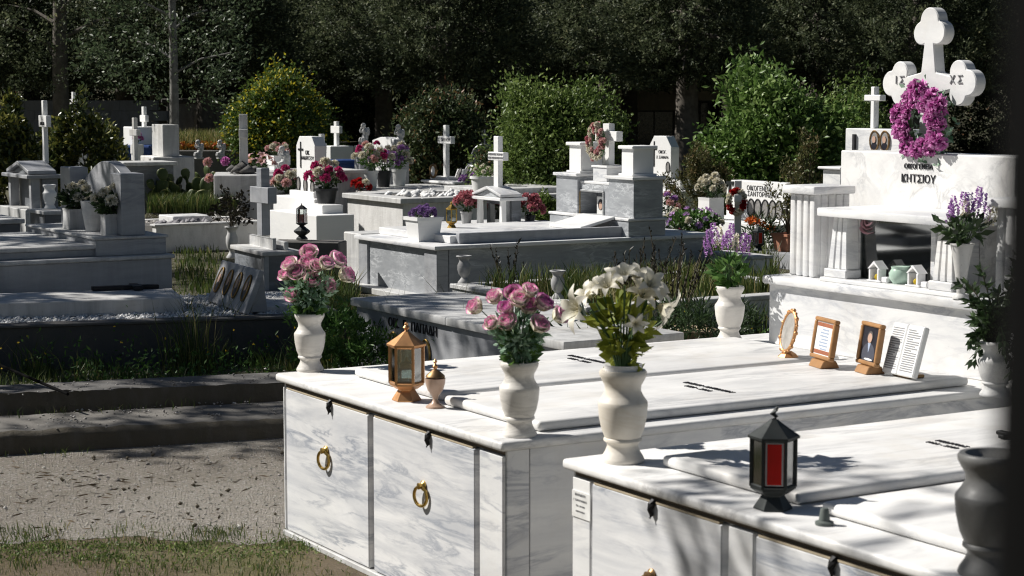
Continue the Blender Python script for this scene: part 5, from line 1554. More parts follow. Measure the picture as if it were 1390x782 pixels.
free_cross('white cross hung with white flowers beside the clipped headstone', 437, 182, 225, 25.5, .2, 199, .09, .1, CHALK, .3)
P = Q(432, 199, 25.3)
bouquet('white carnations tied to the small cross beside the headstone', P - Vector((0, .08, .12)), dome(8, .1, .14, [('ruffle', P_WHITE)], .05), L_DEEP, 50, .05, .1, .1, 'white_bouquet')
P = Q(331, 222, 22.5); g = ground(P)
t = thing('grave_cross', 'slim weathered cross seen edge-on, standing on rough rock', 'cross', g, R(8))
cross_parts(t, hgt(P, 155) - P.z + .05, .34, .1, (hgt(P, 155) - P.z) * .7, .1, .11, OLDW, z0=P.z - .05)
Vr, Tr, gr = stones(np.array([(0, 0, P.z - .06), (.12, .1, P.z - .08), (-.13, .05, P.z - .08), (.05, -.14, P.z - .09), (-.08, -.13, P.z - .08)]), np.array([.16, .12, .12, .13, .12]), .55)
link('rock', big_mesh('rock', Vr, Tr, CONC, gr), t)
MB().box(-.35, .35, -.5, .5, 0, P.z - .12, .008).build('plinth', OLDW, t)
# stele with white blocks
P = Q(214, 212, 25.5); g = ground(P)
t = thing('streaked_stele', 'broad rain-streaked grey stele on white plastered blocks', 'stele', g, TH + R(-8))
k = 25.5 / FPX
MB().box(0, .22, -.33, .33, P.z + .001, hgt(P, 169), .006).build('stele', OLDW, t)
MB().box(-.15, .4, -.42, .4, 0, P.z, .01).build('plinth', PLASTER, t)
MB().box(-.4, -.155, -.5, .1, 0, P.z - .3, .01).build('front_block', CHALK, t)
P = Q(192, 252, 22.8); g = ground(P)
t = thing('boxed_grave', 'grey boxed grave with a capping slab under the plain cross', 'grave', Vector((g.x, g.y, 0)), TH)
MB().box(-.3, .3, -.3, .2, 0, hgt(g, 224), .005).build('body', GREYD, t)
MB().box(-.34, .34, -.34, .24, hgt(g, 224) + .001, hgt(g, 219), .005).build('cap', OLDW, t)
P = Q(178, 206, 28.5)
o = MB().box(-.35, .35, -.3, .3, 0, 1, .03).build('water_tank', BLUEP); g = ground(P); o.location = g; o.scale = (1, 1, hgt(g, 197))
tag(o, 'dark blue plastic tank behind the plain grey cross', 'tank')
P = Q(186, 192, 27.5)
bouquet('magenta flower sprig beside the streaked stele', Vector((P.x, P.y, hgt(P, 196))), dome(5, .06, .2, [('ruffle', P_MAG)], .05), L_DEEP, 30, .05, .06, .15, 'magenta_bouquet')
o = pot('pale urn holding the magenta sprig', Vector((P.x, P.y, 0)), .09, hgt(P, 196), CHALK)
# box grave with pale vase near the ivy
P = Q(352, 265, 24.2); g = ground(P)
t = thing('boxed_grave', 'weathered boxed grave below the ivy, with pale corner post', 'grave', g, TH)
MB().box(-.25, 1.2, -.6, .28, 0, hgt(g, 236), .005).build('body', OLDW, t)
MB().box(-.29, 1.24, -.64, .32, hgt(g, 236) + .001, hgt(g, 231), .005).build('cap', OLDW, t)
P = Q(378, 226, 24.5); g = ground(P)
o = pot('tall square white pedestal vase beside the ivy', g, .11, hgt(g, 211), CHALK, 'flower_pot', True, .95, TH)
bouquet('pale pink flowers in the pedestal vase beside the ivy', Vector((g.x, g.y, hgt(g, 211))), dome(10, .15, .16, [('ruffle', P_PINK), ('ruffle', P_WHITE)], .05), L_DEEP, 120, .06, .16, .12, 'pink_bouquet')
statue('white kneeling statuette below the pedestal vase', Vector((g.x + .12, g.y - .5, hgt(Vector((g.x, g.y - .5, 0)), 232))), .32, CHALK, TH)
P = Q(352, 236, 22.9)
bouquet('pale pink lilies on the boxed grave by the edge-on cross', Vector((P.x, P.y, hgt(P, 233))), dome(6, .16, .2, [('lily', P_PINK)], .075), L_DEEP, 60, .06, .12, .12, 'lily_bouquet')
for px, py, lb in ((270, 214, 'white statuette on the far kerb under the flowering grass'), (300, 214, 'second white statuette on the far kerb, nearer the ivy')):
    P = Q(px, 216, 29.3); statue(lb, P, .3, CHALK, TH)

# -- clipped headstone near the trunks (X)
PX = Q(880, 250, 26.5); lX = ground(PX)
tX = thing('headstone', 'white clipped headstone with black cross before the dark cypress trunk', 'headstone', lX, TH)
zX = lambda py, x=0, y=0: hgt(wp(lX, x, y, 0), py)
yX = lambda px, x=0, z=.6: -slide(Vector((lX.x, lX.y, z)) + UD * x, -VD, px)
MB().box(-.2, .9, yX(938), .1, 0, zX(255), .006).build('platform', CHALK, tX)
MB().box(.02, .4, yX(922), yX(890), zX(255) + .001, zX(242), .005).build('foot', OLDW, tX)
clipped(tX, lX, 881, 911, zX(256), zX(185, .1, -.4), .04, .14, .25, ['ΟΙΚΟΓ.', 'Χ. ΣΑΜΑΡΑ'], [(.12, .42), (.38, .12), (.85, .1)], .06, .15)

# -- white wide headstone with five ovals (Y) and its front
PY = Q(975, 293, 20.2); lY = ground(PY)
tY = thing('headstone', 'wide white headstone with a row of oval portraits and a raised cross', 'headstone', lY, TH)
zY = lambda py, x=0, y=0: hgt(wp(lY, x, y, 0), py)
yY = lambda px, x=0, z=.6: -slide(Vector((lY.x, lY.y, z)) + UD * x, -VD, px)
z0 = zY(296)
MB().box(-.25, .6, yY(1075), .35, 0, z0, .006).build('base', CHALK, tY)
y0, y1 = yY(1064), yY(976)
stele(tY, y0, y1, z0 + .001, zY(244, .1, y1), .1, .25, .1, CHALK, 'slab')
MB().box(.085, .0995, yY(981) - .01, yY(981) + .015, z0 + .12, zY(250, .1, y1), 0).box(.084, .0995, yY(986), yY(977), z0 + .36, z0 + .395, 0).build('raised_cross', DARKMET, tY)
text('ΟΙΚΟΓΕΝΕΙΑ', .07, (.099, yY(1020), zY(256, .1, -.5)), M_FRONT, INK, tY); text('Ν. ΣΑΝΤΟΡΙΝΑΙΟΥ', .07, (.099, yY(1022), zY(264, .1, -.5)), M_FRONT, INK, tY)
for px in (1010, 1019, 1029, 1039, 1048): portrait(tY, (.099, yY(px), zY(284, .1, -.7)), .11, .19, BLACKM, face=False)
P = Q(965, 295, 20.0); g = ground(P)
o = pot('square white vase beside the wide headstone', Vector((g.x, g.y, z0)), .1, hgt(g, 268) - z0, CHALK, 'flower_pot', True, 1, TH, False)
bouquet('white carnations in the square vase beside the wide headstone', Vector((g.x, g.y, hgt(g, 268))), dome(14, .14, .22, [('ruffle', P_WHITE)], .05), L_DEEP, 140, .05, .14, .16, 'white_bouquet')
P = Q(1001, 322, 18.4); g = ground(P)
t = thing('grave_cross', 'white cross post with a red and white wreath, seen nearly edge-on', 'cross', g, R(-7))
zt = hgt(g, 245)
cross_parts(t, zt, .3, .07, zt * .8, .07, .075, CHALK)
wr = thing('flower_wreath', 'red and white carnation wreath on the edge-on cross post', 'wreath', Vector((g.x - .02, g.y - .09, hgt(g, 273))), R(70))
MB().torus((0, 0, 0), .07, .016, Matrix.Diagonal((1, 1, 1.35, 1)) @ Matrix.Rotation(math.pi / 2, 4, 'Y'), 20, 8).build('ring', STEM, wr)
for i in range(12):
    a = 6.283 * i / 12
    o = link('blossom', bloom('ruffle', P_RED if (i // 2) % 2 else P_WHITE, i), wr, (-.02, .075 * math.cos(a), .105 * math.sin(a)), None, .042); orient(o, (-1, .3 * math.cos(a), .3 * math.sin(a)))
# front box with ovals, lantern and orange flowers
tZ, lZ = grave('low_tomb', 'white low box grave with oval portraits under the red-lit lantern', 'tomb', 965, 341, .3)
wZ = W_(lZ, .3, 1022); xZ = X_(lZ, .3, 1045, y=wZ)
MB().box(0, xZ, wZ, 0, 0, .27, .004).build('body', CHALK, tZ)
MB().box(-.02, xZ + .02, wZ - .02, .02, .271, .3, .004).build('top_slab', OLDW, tZ)
for px in (974, 1012): portrait(tZ, (-.001, W_(lZ, .15, px), .15), .085, .15, BRONZE)
P = G(1029, 340, .301)
lantern('small dark lantern with a red pane on the white box grave', P, hgt(P, 303) - P.z, DARKMET, 'red', rz=.3)
P = G(1033, 325, .0)
Pg = Q(1032, 330, 18.6); g = ground(Pg)
shrub('orange gazanias with dark strappy leaves behind the small lantern', Vector((g.x, g.y, .12)), .16, .16, .3, 420, .1, L_DEEP, 'spiky', 'gazania_plant', 'plant', .16, 40, trunk=False)
for px, py in ((1016, 301), (1027, 302), (1046, 311), (1020, 299)):
    q = Q(px, py, g.y - .12)
    o = thing('gazania_bloom', None, None)
    bpy.data.objects.remove(o)
gz = bpy.data.objects[[o.name for o in bpy.data.objects if o.name.startswith('gazania_plant')][0]]
for px, py in ((1016, 301), (1027, 302), (1046, 311), (1021, 299), (1035, 305)):
    q = Q(px, py, g.y - .1) - Vector(gz.location)
    o = link('blossom', bloom('daisy', P_ORANGE, 0), gz, q, None, .055); orient(o, (rng.uniform(-.4, .4), -.7, .6))
    MB().tube([(q.x * .4, q.y * .4, .1), (q.x, q.y, q.z)], .006, 5).build('stem', STEM, gz)
# terracotta pots
P = G(941, 335, .0); P = Q(941, 338, 18.0); g = ground(P)
g.z = hgt(g, 345)
g.z = max(0.0, g.z)
pot('terracotta pot of violet daisies beside the grey monument', g, .2, hgt(g, 316) - g.z, TERRA, 'flower_pot', False, .72)
bouquet('violet daisies and small pink flowers in the terracotta pot', Vector((g.x, g.y, hgt(g, 318))), dome(22, .28, .26, [('daisy', P_LILAC), ('daisy', P_PURP), ('ruffle', P_WHITE)], .04), L_GREEN, 700, .06, .26, .22, 'daisy_bouquet')
P = Q(915, 325, 17.6); g = ground(P)
shrub('low cushion of pink red flowers at the monument side', Vector((g.x, g.y, .08)), .24, .2, .3, 1400, .04, L_DEEP, 'round', 'carnation_cushion', 'plant', nclump=50, trunk=False)
cu = bpy.data.objects['carnation_cushion']
for i in range(26):
    a = rng.uniform(0, 6.28); r = rng.uniform(0, .22)
    o = link('blossom', bloom('ruffle', P_CERISE if i % 3 else P_PINK, i), cu, (r * math.cos(a), r * math.sin(a) * .8, rng.uniform(.2, .32)), None, .026); orient(o, (rng.uniform(-.5, .5), -.5, .7))
P = Q(906, 300, 19.5); g = ground(P)
vase('white urn of pink flowers behind the grey monument', g, hgt(g, 290), CHALK, URN, .8)
bouquet('pale pink flowers in the urn behind the grey monument', Vector((g.x, g.y, hgt(g, 290))), dome(8, .12, .22, [('ruffle', P_PINK), ('ruffle', P_LILAC)], .045), L_DEEP, 60, .05, .12, .14, 'pink_bouquet')
P = Q(940, 350, 17.2); g = ground(P); g.z = hgt(g, 352)
g.z = max(.06, g.z)
t = thing('fallen_pot', 'purple plastic pot lying on its side spilling dry roots', 'flower pot', g, R(-40))
rm = Matrix.Rotation(R(-98), 4, 'Y')
MB().lathe([(.09, 0), (.12, .2), (.135, .2), (.135, .24), (.118, .24), (.1, .02)], seg=24, M=Matrix.Translation((0, 0, .06)) @ rm).build('pot', PURPLEP, t)
n = 500; Pp = np.stack([nr.uniform(-.45, -.1, n), nr.normal(0, .09, n), np.abs(nr.normal(0, .06, n))], 1)
V, T, gg = blades(Pp, nr.uniform(.06, .16, n), np.full(n, .9), np.full(n, .004), nr.uniform(0, 1, n)); link('dry_roots', big_mesh('dry_roots', V, T, STRAW, gg), t)
P = Q(1065, 335, 18.2); g = ground(P)
o = tag(MB().box(-.16, .4, -.3, .3, 0, .3, .005).build('marble_block', MIDG), 'grey marble block under the small terracotta pot', 'block'); o.location = g; o.rotation_euler = (0, 0, TH); 
zt = hgt(g, 345); o.scale.z = max(.5, zt / .3); zt = .3 * o.scale.z
pot('small square terracotta pot on the grey marble block', Vector((g.x + .05, g.y + .05, zt)), .12, hgt(g, 317) - zt, TERRA, 'flower_pot', True, .8, TH)
shrub('thin dry shrub standing in the small terracotta pot', Vector((g.x + .05, g.y + .05, hgt(g, 319))), .2, .2, .62, 420, .045, L_BROWNISH, 'spiky', 'potted_shrub', 'plant', .35, 40)

# -- monument of the next vault behind (Z)
PZ = Q(1113, 256, 9.6); lZ2 = ground(PZ)
tz = thing('grave_monument', 'white marble monument with small cross behind the trefoil one', 'monument', lZ2, TH)
zz = lambda py, x=0, y=0: hgt(wp(lZ2, x, y, 0), py)
yz_ = lambda px, x=0, z=1.2: -slide(Vector((lZ2.x, lZ2.y, z)) + UD * x, -VD, px)
MB().box(0, .5, -1.4, 0, 0, .9, .004).build('base_block', WHITE, tz)
y0, y1 = yz_(1141, .02), yz_(1113, .02)
MB().box(.02, .24, y0, y1 - .02, .901, zz(230), .004).build('pillar', WHITE, tz)
MB().box(0, .26, y0 - .02, y1, zz(230) + .001, zz(226), .004).build('capital', WHITE, tz)
y0, y1 = yz_(1236, .32), yz_(1150, .32)
ztz = zz(174, .32, y1)
MB().box(.3, .42, y0, y1, .901, ztz, .005).build('back_slab', WHITE, tz)
for px in (1188, 1202): portrait(tz, (.299, yz_(px, .3, 1.4), zz(191, .3, y1 - .2)), .065, .1, BRONZE)
ycz = yz_(1187, .36, 1.5)
MB().box(.285, .2995, yz_(1161, .3, 1.4) - .008, yz_(1161, .3, 1.4) + .008, ztz - .14, ztz - .03, 0).box(.286, .2985, yz_(1165, .3, 1.4), yz_(1157, .3, 1.4), ztz - .135, ztz - .118, 0).build('small_cross', INK, tz)
zc = zz(118, .36, ycz)
cross_parts(tz, zc - ztz, .125, .035, (zc - ztz) * .73, .032, .03, CHALK, z0=ztz + .001, x0=.36, y0=ycz)

# -- terracotta blocks by the weeds
for px0, px1, pyt, lb in ((802, 866, 437, 'weathered sandstone block at the end of the weedy bed'), (880, 962, 442, 'broken sandstone block half hidden by tall weeds')):
    P = Q(px0, 470, 10.6 if px0 < 850 else 11.2); g = ground(P)
    o = tag(MB().box(0, .5, -.34, 0, 0, 1, .02).build('stone_block', plaster('sandstone', (.42, .32, .2), .35)), lb, 'stone block')
    o.location = g; o.rotation_euler = (0, 0, R(12)); o.scale = (abs(px1 - px0) * g.y / FPX / .5, 1, hgt(g, pyt))
# pale kerbs of the weedy bed
for px0, px1, py, z, lb in ((905, 1045, 404, .16, 'pale kerb crossing the weedy bed beside the monument'), (850, 1045, 362, .12, 'farther pale kerb behind the weedy bed')):
    a, b2 = G(px0, py + 4, z), G(px1, py - 3, z)
    d = b2 - a
    o = tag(MB().box(0, d.length, -.07, .07, 0, z, .01).build('grave_kerb', PLASTER), lb, 'kerb'); o.location = ground(a); o.rotation_euler = (0, 0, math.atan2(d.y, d.x))
# ---------------------------------------------------------------- ground, path, plants, trees, building
thK = R(20); uK, vK = dirs(thK)
# ground sheet
V = []; Fq = []
def sheet(name, pts, z, mat, kind='structure'):
    me = bpy.data.meshes.new(name); me.from_pydata([(p[0], p[1], z) for p in pts], [], [tuple(range(len(pts)))]); me.materials.append(mat)
    at = me.attributes.new('g', 'FLOAT', 'POINT')
    o = link(name, me); o['kind'] = kind; return o
sheet('ground', [(-150, -20), (150, -20), (150, 260), (-150, 260)], 0, SOIL)
K1 = G(0, 591, .1)            # lip of the lower kerb at the picture's edge
K1g = ground(K1)
kp = lambda s, t: K1g + uK * s + vK * t
N0, N1 = G(0, 738), G(395, 736)
mb = MB(); m = 420; PV = []; PF = []
for i in range(m + 1):
    x = -8 + 9.2 * i / m
    yn = N0.y + (N1.y - N0.y) * (x - N0.x) / (N1.x - N0.x) + .05 * math.sin(x * 3.1) + .03 * math.sin(x * 8.3 + 1) + .02 * math.sin(x * 21) + rng.uniform(-.018, .018)
    e = K1g + uK * ((x - K1g.x) / uK.x)
    PV += [(x, yn, .004), (x, max(e.y + .1, yn + .2), .004)]
for i in range(m): PF.append((i * 2, i * 2 + 2, i * 2 + 3, i * 2 + 1))
struct(mb.add(PV, PF).build('gravel_path', PATHM))
sheet('turf_verge', [(-8, -.5), (8, -.5), (8, N1.y + .3), (-8, N0.y + .25)], .002, TURF)
def kerb(name, s0, s1, t0, t1, z0, z1, mat, wob=.028):
    """worn continuous kerb: cross-section swept along, lip and top uneven"""
    n = 160; V = []; Fq = []
    for i in range(n + 1):
        s = s0 + (s1 - s0) * i / n
        w = wob * (math.sin(s * 2.3) + .6 * math.sin(s * 5.1 + 1) + .5 * rng.uniform(-1, 1)) * .5
        h = wob * .35 * (math.sin(s * 1.3 + 2) + rng.uniform(-.5, .5))
        for t, z in ((t0 + w, z0), (t0 + w * .8 + .01, z0 + (z1 - z0) * .7 + h), (t0 + w + .035, z1 + h), (t0 + .12, z1 + .004 + h * .5), ((t0 + t1) / 2, z1 + h * .5), (t1, z1 + h * .3), (t1 + .01, z0)):
            V.append((s, t, z))
    for i in range(n):
        for k in range(6): Fq.append((i * 7 + k, i * 7 + k + 1, (i + 1) * 7 + k + 1, (i + 1) * 7 + k)[::-1])
    o = MB().add(V, Fq, True).build(name, mat, None, 50); o.data.materials.append(KERBF); o.data.polygons.foreach_set('material_index', [1 if i % 6 < 2 else 0 for i in range(len(Fq))]); o.location = K1g; o.rotation_euler = (0, 0, thK); return struct(o)
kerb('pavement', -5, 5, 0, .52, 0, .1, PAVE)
t2 = local(G(0, 566, .1), K1g, thK).y
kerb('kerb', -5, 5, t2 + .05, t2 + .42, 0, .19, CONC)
# pieces lying on the path
n = 5200
xs = nr.uniform(-3.6, .4, n); ys = nr.uniform(7.0, 9.2, n)
P = np.stack([xs, ys, np.full(n, .006)], 1)
V, T, g = stones(P, np.where(nr.uniform(0, 1, n) < .012, nr.uniform(.012, .022, n), nr.uniform(.002, .006, n)), .7)
o = link('path_pebbles', big_mesh('path_pebbles', V, T, GRITST, g)); o['kind'] = 'stuff'
n = 70
P = np.stack([nr.uniform(-3.2, .2, n), nr.uniform(7.0, 8.6, n), np.full(n, .012)], 1)
V, T, g = stones(P, nr.uniform(.006, .014, n), .85); o = link('fallen_cones', big_mesh('fallen_cones', V, T, BRONZE if False else TWIG, g)); o['kind'] = 'stuff'
n = 700
cx_, cy_ = nr.uniform(-3.4, .2, 60), nr.uniform(6.95, 8.9, 60); kk = nr.integers(0, 60, n)
P = np.stack([cx_[kk] + nr.normal(0, .14, n), cy_[kk] + nr.normal(0, .1, n), np.full(n, .008)], 1)
D = nr.normal(size=(n, 3)); D[:, 2] *= .08
V, T, g = leaves(P, D, nr.uniform(.02, .07, n), .006, nr.uniform(.1, 1, n), .1)
o = link('leaf_litter', big_mesh('leaf_litter', V, T, plain('litter_brown', (.13, .09, .05), .9, var=.6, bmp=0), g)); o['kind'] = 'stuff'

def grass(name, regions, mat=None):
    Vs = []
    for (pts, h, lean, w, gl) in regions:
        n = len(pts)
        hh = h * nr.uniform(.35, 1.1, n) if not hasattr(h, '__len__') else h
        Vs.append(blades(pts, hh, np.full(n, lean), w * nr.uniform(.6, 1.3, n), np.clip(nr.normal(gl, .25, n), 0, 1)))
    V, T, g = joinm(Vs)
    o = link(name, big_mesh(name, V, T, mat or GRASS, g)); o['kind'] = 'stuff'; return o
def reg(n, x0, x1, y0, y1, z=0.0, th=0.0, org=(0, 0), clump=0):
    a = nr.uniform(x0, x1, n); b = nr.uniform(y0, y1, n)
    if clump:
        cx, cy = nr.uniform(x0, x1, clump), nr.uniform(y0, y1, clump); k = nr.integers(0, clump, n)
        a = cx[k] + nr.normal(0, .06, n); b = cy[k] + nr.normal(0, .06, n)
    c, s = math.cos(th), math.sin(th)
    return np.stack([org[0] + a * c - b * s, org[1] + a * s + b * c, np.full(n, z)], 1)
# verge in front
grass('verge_grass', [(reg(2600, -3.0, 1.2, 5.6, 7.0), .016, 1.1, .0014, .75), (reg(4600, -3.0, .2, 5.7, 7.06, clump=120), .03, .9, .0016, .62), (reg(1700, -1.9, -.6, 6.3, 7.05, clump=26), .04, .7, .0018, .45)])
n = 6500
cx_ = nr.uniform(-3.0, .2, 150); cy_ = N0.y - np.abs(nr.normal(0, .16, 150)) - .02; kk = nr.integers(0, 150, n)
P = np.stack([cx_[kk] + nr.normal(0, .07, n), cy_[kk] + nr.normal(0, .035, n), np.abs(nr.normal(.004, .006, n))], 1)
V, T, g = leaves(P, sph(n) + np.array([[0, 0, .6]]), nr.uniform(.006, .016, n), .007, np.clip(nr.normal(.5, .3, n), 0, 1)); o = link('verge_moss', big_mesh('verge_moss', V, T, L_SHRUB, g)); o['kind'] = 'stuff'
# grass strip between kerb and gravel grave, tall weeds against the wall
sx = t2 + .42
V0 = reg(7000, -2.5, 4.2, sx, sx + 2.1, 0, thK, K1g, 160)
V1 = reg(3000, -2.0, 4.6, sx + .8, sx + 2.3, 0, thK, K1g, 60)
V2 = reg(1500, 1.2, 4.8, sx + .5, sx + 2.4, 0, thK, K1g, 34)
grass('strip_grass', [(V0, .11, .8, .003, .5), (V1, .24, .7, .003, .55), (V2, .5, .6, .003, .6)])
n = 5200
P = reg(n, .4, 4.8, sx + .2, sx + 2.3, 0, thK, K1g, 150); P[:, 2] = np.abs(nr.normal(0, .1, n))
V, T, g = leaves(P, sph(n) + np.array([[0, 0, .5]]), nr.uniform(.015, .05, n), .014, nr.uniform(.1, 1, n)); o = link('herb_cover', big_mesh('herb_cover', V, T, L_GREEN, g)); o['kind'] = 'stuff'
P = reg(900, -3, 4.8, -.02, .02, .0, thK, K1g, 70); P2 = reg(900, -3, 4.8, t2 - .02, t2 + .06, .1, thK, K1g, 60)
grass('kerb_moss', [(np.concatenate([P, P2]), .05, .9, .002, .5)])
n = 1500
P = reg(n, -3, 4.6, 0, t2 + .4, .105, thK, K1g, 220); P[:, 2] = np.where((-(P[:, 0] - K1g.x) * math.sin(thK) + (P[:, 1] - K1g.y) * math.cos(thK)) > t2 + .05, .195, .106)
V, T, g = stones(P, nr.uniform(.003, .011, n), .6); o = link('kerb_grit', big_mesh('kerb_grit', V, T, GRITST, g)); o['kind'] = 'stuff'
n = 60
P = reg(n, -1, 4.6, sx + .3, sx + 1.6, .16, thK, K1g); P[:, 2] = nr.uniform(.12, .35, n)
V, T, g = leaves(np.repeat(P, 5, 0), sph(n * 5), .009, .009, nr.uniform(.3, 1, n * 5)); o = link('wild_flowers', big_mesh('wild_flowers', V, T, P_YEL, g)); o['kind'] = 'stuff'
# general ground weeds in the rows
Rg = []
for (px0, px1, py0, py1, n, h) in ((200, 320, 262, 288, 5200, .3), (640, 900, 360, 384, 2600, .2), (900, 1050, 350, 470, 5200, .32), (440, 480, 400, 470, 1200, .3), (760, 900, 385, 410, 1500, .12), (240, 300, 330, 400, 900, .1), (600, 760, 300, 330, 600, .15)):
    pts = []
    for _ in range(n):
        q = G(rng.uniform(px0, px1), rng.uniform(py0, py1), .27 if (px0, py0) in ((760, 385),) else 0.0); pts.append(tuple(q))
    pts = np.array(pts); Rg.append((pts + nr.normal(0, .03, pts.shape) * np.array([[1, 1, 0]]), h, .45, .006, .5))
q = reg(2600, .2, 2.0, -1.6, -.2, .26, TH, (lK.x, lK.y), 30); Rg.append((q, .22, .5, .004, .55))
grass('weeds', Rg)
grass('dry_weeds', [(np.array([tuple(G(rng.uniform(880, 1045), rng.uniform(350, 400), 0)) for _ in range(3000)]), .2, .8, .005, .5), (reg(1800, .3, 2.0, -1.7, -.3, .26, TH, (lK.x, lK.y), 20), .16, .8, .004, .6)], STRAW)
# far flowering bank
bk0, bk1 = Q(243, 204, 31.0), Q(322, 204, 31.0)
o = MB().box(bk0.x - 1, bk1.x + .3, 30.8, 31.1, 0, bk0.z, .01).build('retaining_wall', CONC); tag(o, 'low concrete retaining wall under the flowering grass bank', 'wall')
o = sheet('bank', [(bk0.x - 1, 31.1), (bk1.x + .3, 31.1), (bk1.x + 1.5, 37), (bk0.x - 2, 37)], bk0.z, SOIL)
n = 5200; P = np.stack([nr.uniform(bk0.x - .6, bk1.x + .2, n), nr.uniform(31.1, 33.5, n), np.full(n, bk0.z)], 1)
grass('bank_grass', [(P, .35, .4, .008, .8)])
n = 900; P = np.stack([nr.uniform(bk0.x, bk1.x, n), nr.uniform(31.05, 31.5, n), bk0.z + nr.uniform(.02, .12, n)], 1)
V, T, g = leaves(P, sph(n), .05, .05, nr.uniform(0, 1, n)); o = link('bank_flowers', big_mesh('bank_flowers', V, T, gradmat('bank_petal', [(0, (.6, .2, .02)), (.6, (.55, .3, .04)), (1, (.5, .05, .06))]), g)); o['kind'] = 'stuff'

# ---- dark twiggy weeds by the tombs
def twigs(label, px, py, Y, n, h, sp, name='twiggy_weed'):
    P = Q(px, py, Y); g = ground(P); t = thing(name, label, 'plant', g)
    mb = MB(); LP = []; LD = []
    for i in range(n):
        a = rng.uniform(0, 6.28); l = rng.uniform(.15, 1) * sp; hh = h * rng.uniform(.6, 1)
        p = [Vector((l * .15 * math.cos(a), l * .15 * math.sin(a), 0)), Vector((l * .55 * math.cos(a), l * .55 * math.sin(a), hh * .55)), Vector((l * math.cos(a) + rng.uniform(-.04, .04), l * math.sin(a), hh))]
        mb.tube(p, [.006, .0045, .002], 5)
        for _ in range(26):
            s = rng.uniform(.25, 1); q = p[0].lerp(p[1], s * 2) if s < .5 else p[1].lerp(p[2], s * 2 - 1)
            LP.append(tuple(q)); LD.append((rng.gauss(0, .5), rng.gauss(0, .5), .9))
    mb.build('stems', TWIG, t)
    V, T, g = leaves(np.array(LP), np.array(LD), nr.uniform(.015, .045, len(LP)), .012, nr.uniform(0, .8, len(LP)))
    link('foliage', big_mesh('foliage', V, T, L_DARKRED, g), t); return t
twigs('tall dark twiggy weed before the grey tomb flank', 862, 430, 12.6, 22, .72, .3)
twigs('second dark twiggy weed nearer the lilac vase', 910, 440, 12.2, 20, .8, .28)
twigs('sparse yellow-flowered weed inside the planted kerb', 690, 392, 13.6, 8, .62, .12, 'tall_weed')
shrub('low grassy bush behind the white tomb slab', ground(Q(955, 470, 10.6)), .34, .3, .42, 3000, .07, L_DEEP, 'spiky', 'weed_bush', 'plant', .14, 70, trunk=False)
shrub('strappy leaved clump beside the sandstone block', ground(Q(815, 470, 10.2)), .22, .2, .42, 90, .3, L_DEEP, 'spiky', 'strappy_plant', 'plant', .1, 16, trunk=False)
shrub('bright green weed clump at the low tomb corner', ground(Q(500, 478, 11.2)), .3, .25, .3, 2400, .045, L_GREEN, 'spiky', 'weed_bush', 'plant', .3, 60, trunk=False)
shrub('bright green weed clump below the vase of pink roses', ground(Q(452, 500, 10.8)), .22, .2, .36, 1500, .045, L_GREEN, 'spiky', 'weed_bush', 'plant', .3, 40, trunk=False)

# ---- prickly pear
bx0, bx1 = Q(196, 300, 21.9).x, Q(330, 300, 21.9).x
P = Q(265, 272, 22.6); g = Vector((P.x, P.y, .3))
o = MB().box(bx0, bx1, 21.75, 25.5, 0, .3, .05).build('earth_bed', SOIL); o['kind'] = 'structure'
n = 9000; Pp = np.stack([nr.uniform(bx0 + .05, bx1 - .05, n), nr.uniform(21.8, 23.2, n), np.full(n, .3)], 1)
grass('bed_grass', [(Pp, .24, .5, .006, .5)])
tc = thing('prickly_pear', 'prickly pear cactus with rim light painted on its pads', 'cactus', g)
def pad(mb, base, d, L, yaw):
    M = Matrix.Translation(base) @ Vector(d).to_track_quat('Z', 'X').to_matrix().to_4x4() @ Matrix.Rotation(yaw, 4, 'Z')
    prof = [(0, 0), (.16, .06), (.33, .3), (.42, .6), (.36, .85), (.2, .97), (0, 1)]
    n0 = len(mb.g)
    mb.lathe([(r * L, z * L) for r, z in prof], seg=12, M=M @ Matrix.Diagonal((1, .28, 1, 1)))
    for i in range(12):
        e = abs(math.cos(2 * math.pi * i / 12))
        for k in range(7): mb.g[n0 + i * 7 + k] = .95 if (e > .95 or k > 4) and k > 1 else .35  # backlit rim painted into the pad colour
    return M
mb = MB()
for i in range(44):
    b0 = Vector((rng.uniform(-.5, .42), rng.uniform(-.3, .25), .03))
    d = Vector((rng.gauss(0, .25), rng.gauss(0, .2), 1)); L = rng.uniform(.15, .23)
    yaw = rng.uniform(-1.2, 1.2)
    for lev in range(rng.choice((1, 2, 2, 3, 3))):
        M = pad(mb, b0, d, L, yaw)
        b0 = M @ Vector((rng.uniform(-.25, .25) * L, 0, L * .9)); d = Vector((rng.gauss(0, .45), rng.gauss(0, .25), 1)); L *= rng.uniform(.72, .92); yaw += rng.uniform(-.7, .7)
mb.build('pads', CACT, tc)
for px, py in ((282, 220), (306, 219), (284, 242)):
    P = Q(px, py, 21.7)
    o = link('wild_rose', bloom('ruffle', P_PINK if px < 300 else P_MAG, 1), None, P, None, .06); orient(o, (0, -1, .3)); tag(o, {282: 'pale pink bloom above the cactus pads', 306: 'magenta bloom at the top edge of the cactus', 284: 'lone mauve bloom low among the cactus pads'}[px if py != 242 else 284], 'flower')
